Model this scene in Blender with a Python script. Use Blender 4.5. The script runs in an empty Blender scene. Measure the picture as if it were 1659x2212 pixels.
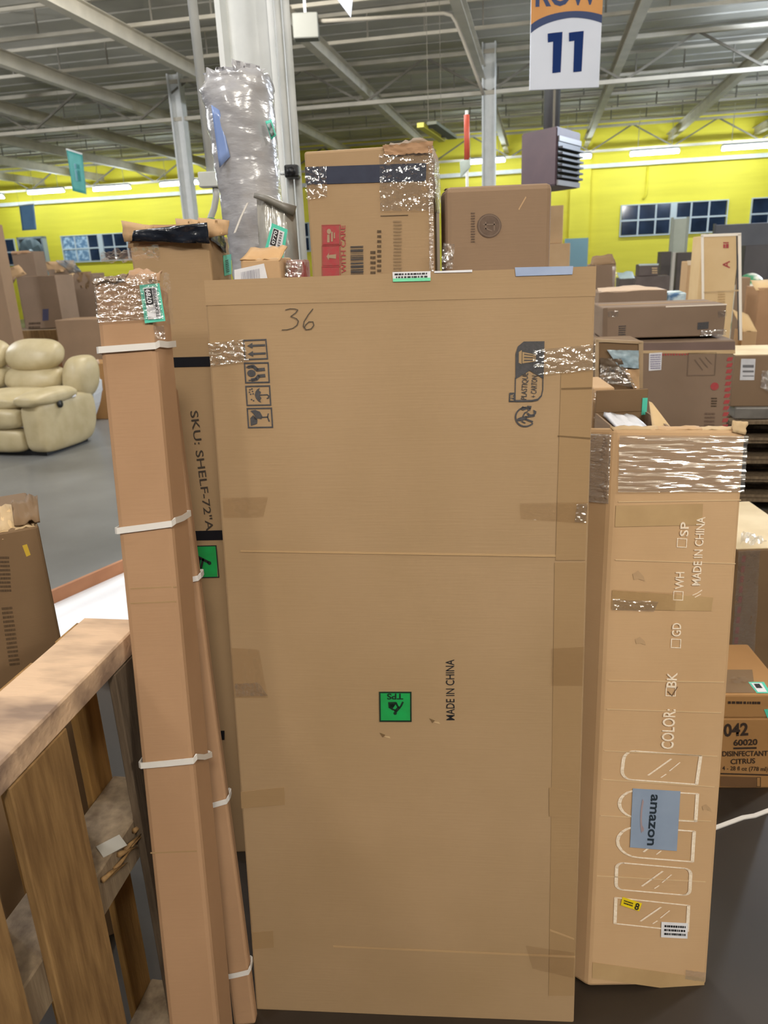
import bpy, bmesh, math, random
from mathutils import Vector, Matrix, noise

random.seed(7)
SC = bpy.context.scene
COL = SC.collection
R = math.radians

# ------------------------------------------------------------------ camera
FPX, CX, CY, CAMH = 1620.0, 829.5, 1106.0, 1.65
PITCH, ROLL = R(18.5), R(-2.5)
_f = Vector((0, math.cos(PITCH), -math.sin(PITCH)))
_r = Vector((1, 0, 0))
_u = _r.cross(_f)
RT = math.cos(ROLL) * _r + math.sin(ROLL) * _u
UP = -math.sin(ROLL) * _r + math.cos(ROLL) * _u
CAM = Vector((0, 0, CAMH))
cam_d = bpy.data.cameras.new('camera')
cam_d.sensor_fit = 'HORIZONTAL'
cam_d.sensor_width = 36.0
cam_d.lens = 36.0 * FPX / 1659.0
cam_d.clip_start = 0.05
cam_d.clip_end = 200
cam_d.dof.use_dof = True
cam_d.dof.focus_distance = 1.6
cam_d.dof.aperture_fstop = 8.5
cam_o = bpy.data.objects.new('camera', cam_d)
cam_o.matrix_world = Matrix(((RT.x, UP.x, -_f.x, CAM.x), (RT.y, UP.y, -_f.y, CAM.y), (RT.z, UP.z, -_f.z, CAM.z), (0, 0, 0, 1)))
COL.objects.link(cam_o)
SC.camera = cam_o

# ------------------------------------------------------------------ world, lights, exposure
SC.view_settings.view_transform = 'Standard'
SC.view_settings.look = 'None'
SC.view_settings.gamma = 1.0
SC.view_settings.use_curve_mapping = False
SC.view_settings.exposure = 0.08
SC.cycles.use_denoising = True
SC.cycles.max_bounces = 6
SC.cycles.sample_clamp_indirect = 6.0
w = bpy.data.worlds.new('world')
SC.world = w
w.use_nodes = True
w.node_tree.nodes['Background'].inputs[0].default_value = (0.72, 0.74, 0.72, 1)
w.node_tree.nodes['Background'].inputs[1].default_value = 0.085

BC, BS = math.cos(R(12)), math.sin(R(12))
def bw(bx, by, z=0.0):                 # building grid -> world (the hall is turned 12 degrees)
    return Vector((bx * BC + by * BS, -bx * BS + by * BC, z))

def add_light(x, y, z, power, col=(1, 0.94, 0.84), r=0.3):
    d = bpy.data.lights.new('added_light', 'POINT')
    d.energy = power
    d.color = col
    d.shadow_soft_size = r
    o = bpy.data.objects.new('added_light', d)
    o.location = (x, y, z)
    COL.objects.link(o)
# unseen point lights added outside the frame to brighten cartons, deck and column
add_light(0.6, -2.6, 4.3, 450, (1, 0.93, 0.82))
add_light(-3.2, -3.4, 4.2, 190)
add_light(4.0, -3.0, 4.3, 470)
add_light(-6.0, 4.6, 4.0, 420, (0.98, 0.98, 1.0))
add_light(5.6, 4.5, 4.2, 380, (1, 0.97, 0.92))
add_light(0.0, 5.2, 4.2, 160, (1, 0.97, 0.92))
add_light(-9.5, 12.0, 4.2, 520, (0.97, 0.98, 1.0))
add_light(8.8, 12.5, 4.4, 1250, (0.74, 0.84, 1.0))  # source inferred from the bluish glow on the deck at upper right
add_light(-1.5, 9.4, 4.75, 380, (1, 0.97, 0.92))
add_light(-1.5, 1.4, 4.0, 112, (0.98, 0.98, 1.0))

# ------------------------------------------------------------------ pixel rays (the image is taken to be 1659x2212)
def ray(px, py):
    return _f + RT * ((px - CX) / FPX) - UP * ((py - CY) / FPX)
def at(px, py, Y):
    d = ray(px, py)
    return CAM + d * (Y / d.y)
def atz(px, py, z=0.0):
    d = ray(px, py)
    return CAM + d * ((z - CAMH) / d.z)
def atb(px, py, by):
    d = ray(px, py)
    return CAM + d * (by / (d.x * BS + d.y * BC))
def hit(px, py, p0, n):
    d = ray(px, py)
    return CAM + d * ((p0 - CAM).dot(n) / d.dot(n))

# ------------------------------------------------------------------ materials
def lin(c):
    if isinstance(c, str):
        c = tuple(int(c[i:i + 2], 16) / 255 for i in (0, 2, 4))
    return tuple((x / 12.92 if x <= 0.04045 else ((x + 0.055) / 1.055) ** 2.4) for x in c)

MATS = {}
def M(name, col, col2=None, rough=0.6, metal=0.0, scale=6.0, stretch=(1, 1, 1), contrast=(0.35, 0.65), bump=0.0, bscale=None, bstretch=None, spec=0.5, detail=4.0, coat=0.0):
    if name in MATS:
        return MATS[name]
    m = bpy.data.materials.new(name)
    m.use_nodes = True
    nt = m.node_tree
    b = nt.nodes['Principled BSDF']
    b.inputs['Roughness'].default_value = rough
    b.inputs['Metallic'].default_value = metal
    b.inputs['Specular IOR Level'].default_value = spec
    b.inputs['Coat Weight'].default_value = coat
    c1 = lin(col)
    b.inputs['Base Color'].default_value = (*c1, 1)
    tc = nt.nodes.new('ShaderNodeTexCoord')
    if col2 is not None:
        mp = nt.nodes.new('ShaderNodeMapping')
        mp.inputs['Scale'].default_value = stretch
        nz = nt.nodes.new('ShaderNodeTexNoise')
        nz.inputs['Scale'].default_value = scale
        nz.inputs['Detail'].default_value = detail
        rp = nt.nodes.new('ShaderNodeValToRGB')
        rp.color_ramp.elements[0].position = contrast[0]
        rp.color_ramp.elements[1].position = contrast[1]
        rp.color_ramp.elements[0].color = (*c1, 1)
        rp.color_ramp.elements[1].color = (*lin(col2), 1)
        nt.links.new(tc.outputs['Object'], mp.inputs['Vector'])
        nt.links.new(mp.outputs[0], nz.inputs['Vector'])
        nt.links.new(nz.outputs[0], rp.inputs[0])
        nt.links.new(rp.outputs[0], b.inputs['Base Color'])
    if bump:
        mp2 = nt.nodes.new('ShaderNodeMapping')
        mp2.inputs['Scale'].default_value = bstretch or (1, 1, 1)
        n2 = nt.nodes.new('ShaderNodeTexNoise')
        n2.inputs['Scale'].default_value = bscale or 80
        n2.inputs['Detail'].default_value = 3
        bp = nt.nodes.new('ShaderNodeBump')
        bp.inputs['Strength'].default_value = bump
        bp.inputs['Distance'].default_value = 0.004
        nt.links.new(tc.outputs['Object'], mp2.inputs['Vector'])
        nt.links.new(mp2.outputs[0], n2.inputs['Vector'])
        nt.links.new(n2.outputs[0], bp.inputs['Height'])
        nt.links.new(bp.outputs[0], b.inputs['Normal'])
    MATS[name] = m
    return m

def glow(name, col, strength):
    m = bpy.data.materials.new(name)
    m.use_nodes = True
    b = m.node_tree.nodes['Principled BSDF']
    b.inputs['Base Color'].default_value = (0.9, 0.9, 0.9, 1)
    b.inputs['Emission Color'].default_value = (*col, 1)
    b.inputs['Emission Strength'].default_value = strength
    MATS[name] = m
    return m

def film(name, fac=0.35, rough=0.12, tint=(1, 1, 1), haze=0.06, bump=0.5, bscale=90, stretch=(1, 1, 1)):
    m = bpy.data.materials.new(name)
    m.use_nodes = True
    nt = m.node_tree
    for n in list(nt.nodes):
        if n.type != 'OUTPUT_MATERIAL':
            nt.nodes.remove(n)
    out = [n for n in nt.nodes if n.type == 'OUTPUT_MATERIAL'][0]
    tr = nt.nodes.new('ShaderNodeBsdfTransparent')
    tr.inputs[0].default_value = (*tint, 1)
    df = nt.nodes.new('ShaderNodeBsdfDiffuse')
    df.inputs[0].default_value = (0.8, 0.8, 0.82, 1)
    gl = nt.nodes.new('ShaderNodeBsdfGlossy')
    gl.inputs['Roughness'].default_value = rough
    gl.inputs[0].default_value = (1, 1, 1, 1)
    m1 = nt.nodes.new('ShaderNodeMixShader')
    m1.inputs[0].default_value = haze
    m2 = nt.nodes.new('ShaderNodeMixShader')
    m2.inputs[0].default_value = fac
    nt.links.new(tr.outputs[0], m1.inputs[1])
    nt.links.new(df.outputs[0], m1.inputs[2])
    nt.links.new(m1.outputs[0], m2.inputs[1])
    nt.links.new(gl.outputs[0], m2.inputs[2])
    nt.links.new(m2.outputs[0], out.inputs[0])
    tc = nt.nodes.new('ShaderNodeTexCoord')
    mp = nt.nodes.new('ShaderNodeMapping')
    mp.inputs['Scale'].default_value = stretch
    nz = nt.nodes.new('ShaderNodeTexNoise')
    nz.inputs['Scale'].default_value = bscale
    nz.inputs['Detail'].default_value = 2
    bp = nt.nodes.new('ShaderNodeBump')
    bp.inputs['Strength'].default_value = bump
    bp.inputs['Distance'].default_value = 0.006
    nt.links.new(tc.outputs['Object'], mp.inputs[0])
    nt.links.new(mp.outputs[0], nz.inputs['Vector'])
    nt.links.new(nz.outputs[0], bp.inputs['Height'])
    nt.links.new(bp.outputs[0], gl.inputs['Normal'])
    nt.links.new(bp.outputs[0], df.inputs['Normal'])
    MATS[name] = m
    return m

def cardboard(name, col, dark):
    return M(name, col, dark, rough=0.72, scale=3.2, contrast=(0.3, 0.75), bump=0.06, bscale=26, bstretch=(0.5, 0.5, 9), spec=0.3, detail=6)

K1 = cardboard('kraft', 'a98d6c', '9f8462')
K2 = cardboard('kraft_pink', 'b08c6c', 'a27f60')
K3 = cardboard('kraft_light', 'c3a27d', 'b8966f')
K4 = cardboard('kraft_brown', '947a62', '87705a')
K5 = cardboard('kraft_dark', '80674c', '735b42')
K6 = cardboard('kraft_grey', '8a7564', '7f6b5a')
K7 = cardboard('kraft_pale', 'd9bd92', 'cbab7d')
K8 = cardboard('kraft_orange', 'a97f50', '9c7346')
KL = cardboard('kraft_score', 'b6976f', 'ae8f68')
KE = cardboard('kraft_edge', 'c9b08c', 'b3956c')
KD = cardboard('kraft_stain', '7a6243', '6b5439')
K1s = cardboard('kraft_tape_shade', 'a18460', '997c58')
BLK = M('ink_black', '1c1c1f', rough=0.6)
INK = M('ink_grey', '3d3d3f', '48464a', rough=0.7, scale=300)
INKB = M('ink_brown', '4a3a2a', rough=0.7)
WINK = M('ink_white', 'f0e2d0', 'e2cfb6', rough=0.7, scale=200)
RINK = M('ink_red', 'a8383f', 'a04a48', rough=0.7, scale=90)
NAVY = M('ink_navy', '262b40', '2c3247', rough=0.5, scale=30)
TEAL = M('sticker_teal', '55c9b0', rough=0.45)
WHT = M('paper_white', 'e4e4ea', 'd8d8de', rough=0.5, scale=20)
GRN = M('sticker_green', '18a050', '1d9449', rough=0.5, scale=30)
BTAPE = M('black_tape', '12141c', rough=0.3, spec=0.6)
STRAP = M('strap_white', 'dcd8d4', rough=0.35)
STEELW = M('painted_steel_white', 'e9ebea', 'dcdfde', rough=0.5, scale=5, bump=0.05, bscale=40)
CEIL = M('deck_grey', 'bcb9ae', 'adaa9f', rough=0.7, scale=1.2)
JOIST = M('joist_cream', 'cdc6b6', 'bdb7a8', rough=0.6, scale=3)
YEL = M('wall_yellow', 'f2e546', 'e9dc40', rough=0.6, scale=1.5, stretch=(0.2, 1, 3), bump=0.3, bscale=3, bstretch=(0.3, 0.3, 5))
GLASSN = M('night_glass', '1b2536', '2b3a52', rough=0.08, scale=1.6)
WINF = M('window_frame_white', 'c9d4da', rough=0.5)
WOOD = M('pallet_wood', '97764a', '6a4d2a', rough=0.75, scale=9, stretch=(6, 6, 0.7), contrast=(0.3, 0.7), bump=0.3, bscale=30, bstretch=(6, 6, 0.6))
WOODG = M('pallet_wood_grey', '8a7860', '6c5a46', rough=0.8, scale=9, stretch=(6, 6, 0.7), contrast=(0.3, 0.7), bump=0.3, bscale=30, bstretch=(6, 6, 0.6))
WOODT = M('pallet_top_wood', 'd3b394', '87705f', rough=0.75, scale=4.5, stretch=(2.2, 0.8, 2), contrast=(0.42, 0.6), bump=0.4, bscale=26, bstretch=(5, 0.7, 5))
WOODB = M('block_dark_wood', '5a4a3a', '3d3128', rough=0.85, scale=12)
TANW = M('tan_board', 'b98460', 'a87452', rough=0.7, scale=5)
SOFA = M('beige_leather', 'c0b28f', 'b3a47f', rough=0.45, scale=7, bump=0.12, bscale=14)
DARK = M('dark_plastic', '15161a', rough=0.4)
HEAT = M('heater_brown', '5c4a52', '53434c', rough=0.5, scale=4)
HEATD = M('heater_louver', '3a3a42', rough=0.4)
ORG = M('banner_gold', 'c98a48', 'd69a58', rough=0.6, scale=3)
BANW = M('banner_white', 'd9dfee', 'cfd6e6', rough=0.55, scale=2)
BANB = M('banner_navy', '1d3566', rough=0.55)
TAPEB = film('clear_tape', fac=0.24, rough=0.09, haze=0.03, bump=0.7, bscale=70)
TAPEF = film('clear_tape_flat', fac=0.06, rough=0.12, haze=0.0, bump=0.35, bscale=30, tint=(0.95, 0.93, 0.9))
WRAP = film('stretch_film', fac=0.30, rough=0.11, haze=0.10, bump=1.0, bscale=40, stretch=(0.2, 1, 2.6))
WRAPV = film('stretch_film_fine', fac=0.30, rough=0.09, haze=0.03, bump=0.9, bscale=80, stretch=(0.5, 1, 2.0))
POLY = M('poly_bag', 'b6b5b8', '9b9ba1', rough=0.24, scale=7, stretch=(1, 1, 1.5), bump=0.65, bscale=20, bstretch=(1, 1, 2.6), spec=0.8, coat=0.6)

# ------------------------------------------------------------------ mesh helpers
def link(name, me, mat=None, parent=None, smooth=False):
    o = bpy.data.objects.new(name, me)
    COL.objects.link(o)
    if mat is not None:
        me.materials.append(mat)
    if parent is not None:
        o.parent = parent
    if smooth:
        for p in me.polygons:
            p.use_smooth = True
    return o

def mesh(name, verts, faces, mat=None, parent=None, smooth=False):
    me = bpy.data.meshes.new(name)
    me.from_pydata([tuple(v) for v in verts], [], faces)
    me.update()
    return link(name, me, mat, parent, smooth)

def from_bm(name, bm, mat=None, parent=None, smooth=False):
    me = bpy.data.meshes.new(name)
    bmesh.ops.recalc_face_normals(bm, faces=bm.faces)
    bm.to_mesh(me)
    bm.free()
    return link(name, me, mat, parent, smooth)

def tag(o, label, cat, group=None, kind=None):
    if label:
        o['label'] = label
    if cat:
        o['category'] = cat
    if group:
        o['group'] = group
    if kind:
        o['kind'] = kind
    return o

def empty(name, loc=(0, 0, 0), yaw=0.0, parent=None):
    o = bpy.data.objects.new(name, None)
    o.empty_display_size = 0.1
    o.location = loc
    o.rotation_euler = (0, 0, yaw)
    COL.objects.link(o)
    if parent is not None:
        o.parent = parent
    return o

def bm_box(bm, lo, hi, mtx=None):
    vs = [bm.verts.new((x, y, z)) for x in (lo[0], hi[0]) for y in (lo[1], hi[1]) for z in (lo[2], hi[2])]
    for f in ((0, 1, 3, 2), (4, 6, 7, 5), (0, 4, 5, 1), (2, 3, 7, 6), (0, 2, 6, 4), (1, 5, 7, 3)):
        bm.faces.new([vs[i] for i in f])
    if mtx is not None:
        bmesh.ops.transform(bm, matrix=mtx, verts=vs)
    return vs

def box(name, lo, hi, mat, parent=None, bevel=0.0, seg=1, mtx=None, smooth=False):
    bm = bmesh.new()
    bm_box(bm, lo, hi, mtx)
    if bevel:
        bmesh.ops.bevel(bm, geom=bm.edges[:], offset=bevel, segments=seg, affect='EDGES', profile=0.5)
    return from_bm(name, bm, mat, parent, smooth)

def bar(bm, a, b, w, h, upv=Vector((0, 0, 1))):
    a, b = Vector(a), Vector(b)
    d = (b - a)
    L = d.length
    d.normalize()
    s = d.cross(upv)
    if s.length < 1e-4:
        s = d.cross(Vector((0, 1, 0)))
    s.normalize()
    u = s.cross(d)
    vs = []
    for p in (a, b):
        for i, j in ((-1, -1), (1, -1), (1, 1), (-1, 1)):
            vs.append(bm.verts.new(p + s * (i * w / 2) + u * (j * h / 2)))
    for f in ((0, 1, 2, 3), (7, 6, 5, 4), (0, 4, 5, 1), (1, 5, 6, 2), (2, 6, 7, 3), (3, 7, 4, 0)):
        bm.faces.new([vs[i] for i in f])

def bars(name, segs, w, h, mat, parent=None):
    bm = bmesh.new()
    for a, b in segs:
        bar(bm, a, b, w, h)
    return from_bm(name, bm, mat, parent)

def tube(name, pts, r, mat, parent=None, n=8, caps=True, smooth=True):
    pts = [Vector(p) for p in pts]
    rs = r if isinstance(r, (list, tuple)) else [r] * len(pts)
    bm = bmesh.new()
    rings = []
    prev = None
    for i, p in enumerate(pts):
        d = (pts[min(i + 1, len(pts) - 1)] - pts[max(i - 1, 0)]).normalized()
        if prev is None:
            s = d.cross(Vector((0.31, 0.2, 0.93)))
            if s.length < 0.05:
                s = d.cross(Vector((1, 0, 0)))
        else:
            s = prev - d * prev.dot(d)
        s.normalize()
        prev = s
        t = d.cross(s)
        rings.append([bm.verts.new(p + (s * math.cos(2 * math.pi * k / n) + t * math.sin(2 * math.pi * k / n)) * rs[i]) for k in range(n)])
    for a, b in zip(rings, rings[1:]):
        for k in range(n):
            bm.faces.new((a[k], a[(k + 1) % n], b[(k + 1) % n], b[k]))
    if caps:
        bm.faces.new(rings[0][::-1])
        bm.faces.new(rings[-1])
    return from_bm(name, bm, mat, parent, smooth)

def ribbon(name, pts, width_dir, wd, th, mat, parent=None):
    """flat band following pts; width_dir = direction of its width"""
    bm = bmesh.new()
    wv = Vector(width_dir).normalized() * wd / 2
    rings = []
    pts = [Vector(p) for p in pts]
    for i, p in enumerate(pts):
        d = (pts[min(i + 1, len(pts) - 1)] - pts[max(i - 1, 0)]).normalized()
        nrm = d.cross(wv).normalized() * th / 2
        rings.append([bm.verts.new(q) for q in (p - wv - nrm, p + wv - nrm, p + wv + nrm, p - wv + nrm)])
    for a, b in zip(rings, rings[1:]):
        for k in range(4):
            bm.faces.new((a[k], a[(k + 1) % 4], b[(k + 1) % 4], b[k]))
    bm.faces.new(rings[0][::-1])
    bm.faces.new(rings[-1])
    return from_bm(name, bm, mat, parent)

# ------------------------------------------------------------------ cartons
class Box:
    pass

def carton(name, label, cat, origin, yaw, dims, mat, lean=0.0, roll=0.0, group=None, bevel=0.006, sag=0.0, seed=0, seams=True, nx=1, nz=1):
    """a closed carton standing on its lower front-left corner; local x = width, y = depth away, z = height"""
    b = Box()
    cy, sy = math.cos(yaw), math.sin(yaw)
    Z = Matrix(((cy, -sy, 0), (sy, cy, 0), (0, 0, 1)))
    cl, sl = math.cos(lean), math.sin(lean)
    X = Matrix(((1, 0, 0), (0, cl, sl), (0, -sl, cl)))
    cr, sr = math.cos(roll), math.sin(roll)
    Yr = Matrix(((cr, 0, sr), (0, 1, 0), (-sr, 0, cr)))
    b.M = Matrix.Translation(origin) @ (Z @ X @ Yr).to_4x4()
    b.Mi = b.M.inverted()
    b.w, b.d, b.h = dims
    bm = bmesh.new()
    bm_box(bm, (0, 0, 0), dims)
    bv = min(bevel, 0.3 * min(dims))
    bmesh.ops.bevel(bm, geom=bm.edges[:], offset=bv, segments=2, affect='EDGES', profile=0.5)
    if nx > 1 or nz > 1:
        for ax, n, L in ((0, nx, dims[0]), (2, nz, dims[2])):
            for i in range(1, n):
                co = [0, 0, 0]; no = [0, 0, 0]
                co[ax] = L * i / n; no[ax] = 1
                bmesh.ops.bisect_plane(bm, geom=bm.verts[:] + bm.edges[:] + bm.faces[:], plane_co=co, plane_no=no)
    if sag:
        for v in bm.verts:
            n = noise.noise_vector(Vector((v.co.x * 3 + seed, v.co.y * 3, v.co.z * 2.2)))
            v.co += n * sag
    o = from_bm(name, bm, mat)
    o.matrix_world = b.M
    tag(o, label, cat, group)
    b.o = o
    b.top = origin[2] + dims[2]
    if seams and dims[1] > 0.12:
        # the two top flaps meet in a taped seam
        t = 0.0012
        box('top_seam_tape', (0.004, dims[1] * 0.5 - 0.025, dims[2]), (dims[0] - 0.004, dims[1] * 0.5 + 0.025, dims[2] + t), MATS['kraft_tape_shade'], o)
    return b

def carton_px(name, label, cat, tl, tr, Y, yaw, depth, mat, z0=0.0, **k):
    """front top edge runs from pixel tl (at distance Y) to pixel tr on a vertical plane turned by yaw"""
    yaw = R(yaw)
    p = at(tl[0], tl[1], Y)
    n = Vector((-math.sin(yaw), math.cos(yaw), 0))
    q = hit(tr[0], tr[1], p, n)
    wd = (q - p).dot(Vector((math.cos(yaw), math.sin(yaw), 0)))
    return carton(name, label, cat, (p.x, p.y, z0), yaw, (wd, depth, p.z - z0), mat, **k)

PLANES = {'front': ((0, 0, 0), (0, -1, 0)), 'right': (('w', 0, 0), (1, 0, 0)), 'left': ((0, 0, 0), (-1, 0, 0)), 'top': ((0, 0, 'h'), (0, 0, 1))}
def loc(b, px, py, face='front', off=0.0):
    p0, n = PLANES[face]
    p0 = Vector([{'w': b.w, 'h': b.h}.get(c, c) for c in p0])
    n = Vector(n)
    wp = b.M @ p0
    wn = (b.M.to_3x3() @ n).normalized()
    return b.Mi @ hit(px, py, wp, wn) + n * off

def patch(b, name, mat, quad, face='front', off=0.0012, grid=(1, 1), amp=0.0, seed=0, parent=None, thick=0.0006, label=None, ragged=0.0, stretch=(1, 1)):
    """a thin sheet lying on a face; quad = pixels TL, TR, BR, BL"""
    P = [loc(b, *q, face, off) for q in quad]
    n = Vector(PLANES[face][1])
    nx, ny = grid
    vs, fs = [], []
    for j in range(ny + 1):
        for i in range(nx + 1):
            s, t = i / nx, j / ny
            p = P[0].lerp(P[1], s).lerp(P[3].lerp(P[2], s), t)
            if amp:
                q = noise.noise(Vector((s * 9 * stretch[0] + seed, t * 9 * stretch[1], 0.3 * seed))) + 0.6 * noise.noise(Vector((s * 23 * stretch[0], t * 23 * stretch[1] + seed, 1.7)))
                p = p + n * (amp * (0.9 + q) * 0.6)
            if ragged and (i in (0, nx) or j in (0, ny)):
                dx = (P[1] - P[0]).normalized(); dz = (P[3] - P[0]).normalized()
                p = p + dx * random.uniform(-1, 1) * ragged + dz * random.uniform(-1, 1) * ragged
            vs.append(p)
    for j in range(ny):
        for i in range(nx):
            a = j * (nx + 1) + i
            fs.append((a, a + 1, a + nx + 2, a + nx + 1))
    if not amp:      # give flat paper its own thickness
        m = len(vs)
        vs += [v - n * thick for v in vs]
        fs += [tuple(i + m for i in reversed(f)) for f in fs]
        rim = list(range(nx + 1)) + [(j + 1) * (nx + 1) - 1 for j in range(1, ny + 1)] + [ny * (nx + 1) + i for i in range(nx - 1, -1, -1)] + [j * (nx + 1) for j in range(ny - 1, 0, -1)]
        for a, c in zip(rim, rim[1:] + rim[:1]):
            fs.append((a, a + m, c + m, c))
    o = mesh(name, vs, fs, mat, parent or b.o, smooth=bool(amp))
    if label:
        o['label'] = label
    return o

def icon(b, name, mat, quad3, polys, face='front', off=0.0016, parent=None):
    """flat printed shape: polys in the unit square (x right, y down) laid on pixels TL, TR, BL"""
    A, B, D = [loc(b, *q, face, off) for q in quad3]
    bm = bmesh.new()
    for pl in polys:
        vs = [bm.verts.new(A + (B - A) * x + (D - A) * y) for x, y in pl]
        try:
            bm.faces.new(vs)
        except ValueError:
            pass
    bmesh.ops.triangulate(bm, faces=[f for f in bm.faces if len(f.verts) > 4])
    return from_bm(name, bm, mat, parent or b.o)

def frame_polys(t=0.07, u=None):
    u = u or t
    return [[(0, 0), (1, 0), (1, u), (0, u)], [(0, 1 - u), (1, 1 - u), (1, 1), (0, 1)], [(0, u), (t, u), (t, 1 - u), (0, 1 - u)], [(1 - t, u), (1, u), (1, 1 - u), (1 - t, 1 - u)]]
def disc(cx, cy, r, n=18, ry=None):
    ry = ry or r
    return [(cx + r * math.cos(2 * math.pi * k / n), cy + ry * math.sin(2 * math.pi * k / n)) for k in range(n)]
def arc_polys(cx, cy, r0, r1, a0, a1, n=14):
    out = []
    for k in range(n):
        t0, t1 = R(a0 + (a1 - a0) * k / n), R(a0 + (a1 - a0) * (k + 1) / n)
        out.append([(cx + r0 * math.cos(t0), cy + r0 * math.sin(t0)), (cx + r1 * math.cos(t0), cy + r1 * math.sin(t0)), (cx + r1 * math.cos(t1), cy + r1 * math.sin(t1)), (cx + r0 * math.cos(t1), cy + r0 * math.sin(t1))])
    return out
def stroke(pts, wd):
    out = []
    for (x0, y0), (x1, y1) in zip(pts, pts[1:]):
        L = math.hypot(x1 - x0, y1 - y0) or 1
        nx_, ny_ = -(y1 - y0) / L * wd / 2, (x1 - x0) / L * wd / 2
        ex, ey = (x1 - x0) / L * wd * 0.2, (y1 - y0) / L * wd * 0.2
        out.append([(x0 - ex + nx_, y0 - ey + ny_), (x1 + ex + nx_, y1 + ey + ny_), (x1 + ex - nx_, y1 + ey - ny_), (x0 - ex - nx_, y0 - ey - ny_)])
    return out

def text_mesh(s, bold=0.0):
    cu = bpy.data.curves.new('t', 'FONT')
    cu.body = s
    cu.size = 1.0
    cu.offset = bold
    cu.resolution_u = 3
    o = bpy.data.objects.new('t', cu)
    COL.objects.link(o)
    dg = bpy.context.evaluated_depsgraph_get()
    me = bpy.data.meshes.new_from_object(o.evaluated_get(dg))
    bpy.data.objects.remove(o)
    bpy.data.curves.remove(cu)
    return me

def text_px(b, s, p0, p1, up, mat, face='front', off=0.0016, bold=0.0, parent=None, name='printed_lettering'):
    """text whose baseline runs from pixel p0 to p1; up = pixel above p0 at the height of the capitals"""
    A, B, U = [loc(b, *q, face, off) for q in (p0, p1, up)]
    me = text_mesh(s, bold)
    xs = [v.co.x for v in me.vertices]
    ys = [v.co.y for v in me.vertices]
    x0, x1, y1 = min(xs), max(xs), max(ys)
    ex, ey = (B - A) / (x1 - x0), (U - A) / y1
    for v in me.vertices:
        v.co = A + ex * (v.co.x - x0) + ey * v.co.y
    me.name = name
    return link(name, me, mat, parent or b.o)

def barcode(b, quad3, face='front', n=18, seed=1, parent=None, horizontal=True, mat=None, off=0.0022):
    rnd = random.Random(seed)
    pl, x = [], 0.0
    while x < 1:
        wd = rnd.choice((0.012, 0.02, 0.035))
        a = min(1, x + wd)
        pl.append([(x, 0), (a, 0), (a, 1), (x, 1)] if horizontal else [(0, x), (0, a), (1, a), (1, x)])
        x += wd + rnd.choice((0.015, 0.025, 0.04))
    return icon(b, 'barcode', mat or BLK, quad3, pl, face, off, parent)

def fine_print(b, quad3, rows=3, seed=1, face='front', parent=None, mat=None, off=0.0022, cols=True, name='fine_print'):
    """rows of unreadably small print as tiny dashes"""
    rnd = random.Random(seed)
    pl = []
    for r_ in range(rows):
        y0, y1 = (r_ + 0.2) / rows, (r_ + 0.75) / rows
        x = rnd.uniform(0, 0.05)
        while x < 0.97:
            wd = rnd.uniform(0.03, 0.10)
            a = min(1, x + wd)
            pl.append([(x, y0), (a, y0), (a, y1), (x, y1)])
            x += wd + rnd.uniform(0.015, 0.04)
    return icon(b, name, mat or BLK, quad3, pl, face, off, parent)

def lerp2(a, b, t):
    return (a[0] + (b[0] - a[0]) * t, a[1] + (b[1] - a[1]) * t)
def quad_in(q, s0, t0, s1, t1):
    """sub-quad of pixel quad (TL,TR,BR,BL) -> TL,TR,BR,BL"""
    def P(s, t):
        return lerp2(lerp2(q[0], q[1], s), lerp2(q[3], q[2], s), t)
    return [P(s0, t0), P(s1, t0), P(s1, t1), P(s0, t1)]

def crumple(name, b, quad, mat, face='top', seed=0, h=0.03, n=(14, 4), parent=None):
    """torn / crumpled flap along an edge: a folded ragged strip"""
    return patch(b, name, mat, quad, face, 0.003, n, h, seed, parent, ragged=0.002)

def free_sheet(name, pts, nx, nz, amp, mat, parent=None, seed=0, th=0.003, smooth=True):
    """thick crumpled board between four corners (TL,TR,BR,BL world/local)"""
    P = [Vector(p) for p in pts]
    n = (P[1] - P[0]).cross(P[3] - P[0]).normalized()
    vs, fs = [], []
    for j in range(nz + 1):
        for i in range(nx + 1):
            s, t = i / nx, j / nz
            p = P[0].lerp(P[1], s).lerp(P[3].lerp(P[2], s), t)
            p = p + n * amp * (noise.noise(Vector((s * 5 + seed, t * 5, seed * 0.7))) + 0.5 * noise.noise(Vector((s * 13, t * 13 + seed, 2))))
            vs.append(p)
    for j in range(nz):
        for i in range(nx):
            a = j * (nx + 1) + i
            fs.append((a, a + 1, a + nx + 2, a + nx + 1))
    m = len(vs)
    vs += [v + n * th for v in vs]
    fs += [tuple(i + m for i in reversed(f)) for f in fs]
    rim = list(range(nx + 1)) + [(j + 1) * (nx + 1) - 1 for j in range(1, nz + 1)] + [nz * (nx + 1) + i for i in range(nx - 1, -1, -1)] + [j * (nx + 1) for j in range(nz - 1, 0, -1)]
    for a, c in zip(rim, rim[1:] + rim[:1]):
        fs.append((a, a + m, c + m, c))
    return mesh(name, vs, fs, mat, parent, smooth)

# ------------------------------------------------------------------ the hall
def setting(o):
    o['kind'] = 'structure'
    return o
def bquad(name, pts, mat, parent=None):
    return mesh(name, pts, [tuple(range(len(pts)))], mat, parent)

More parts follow.
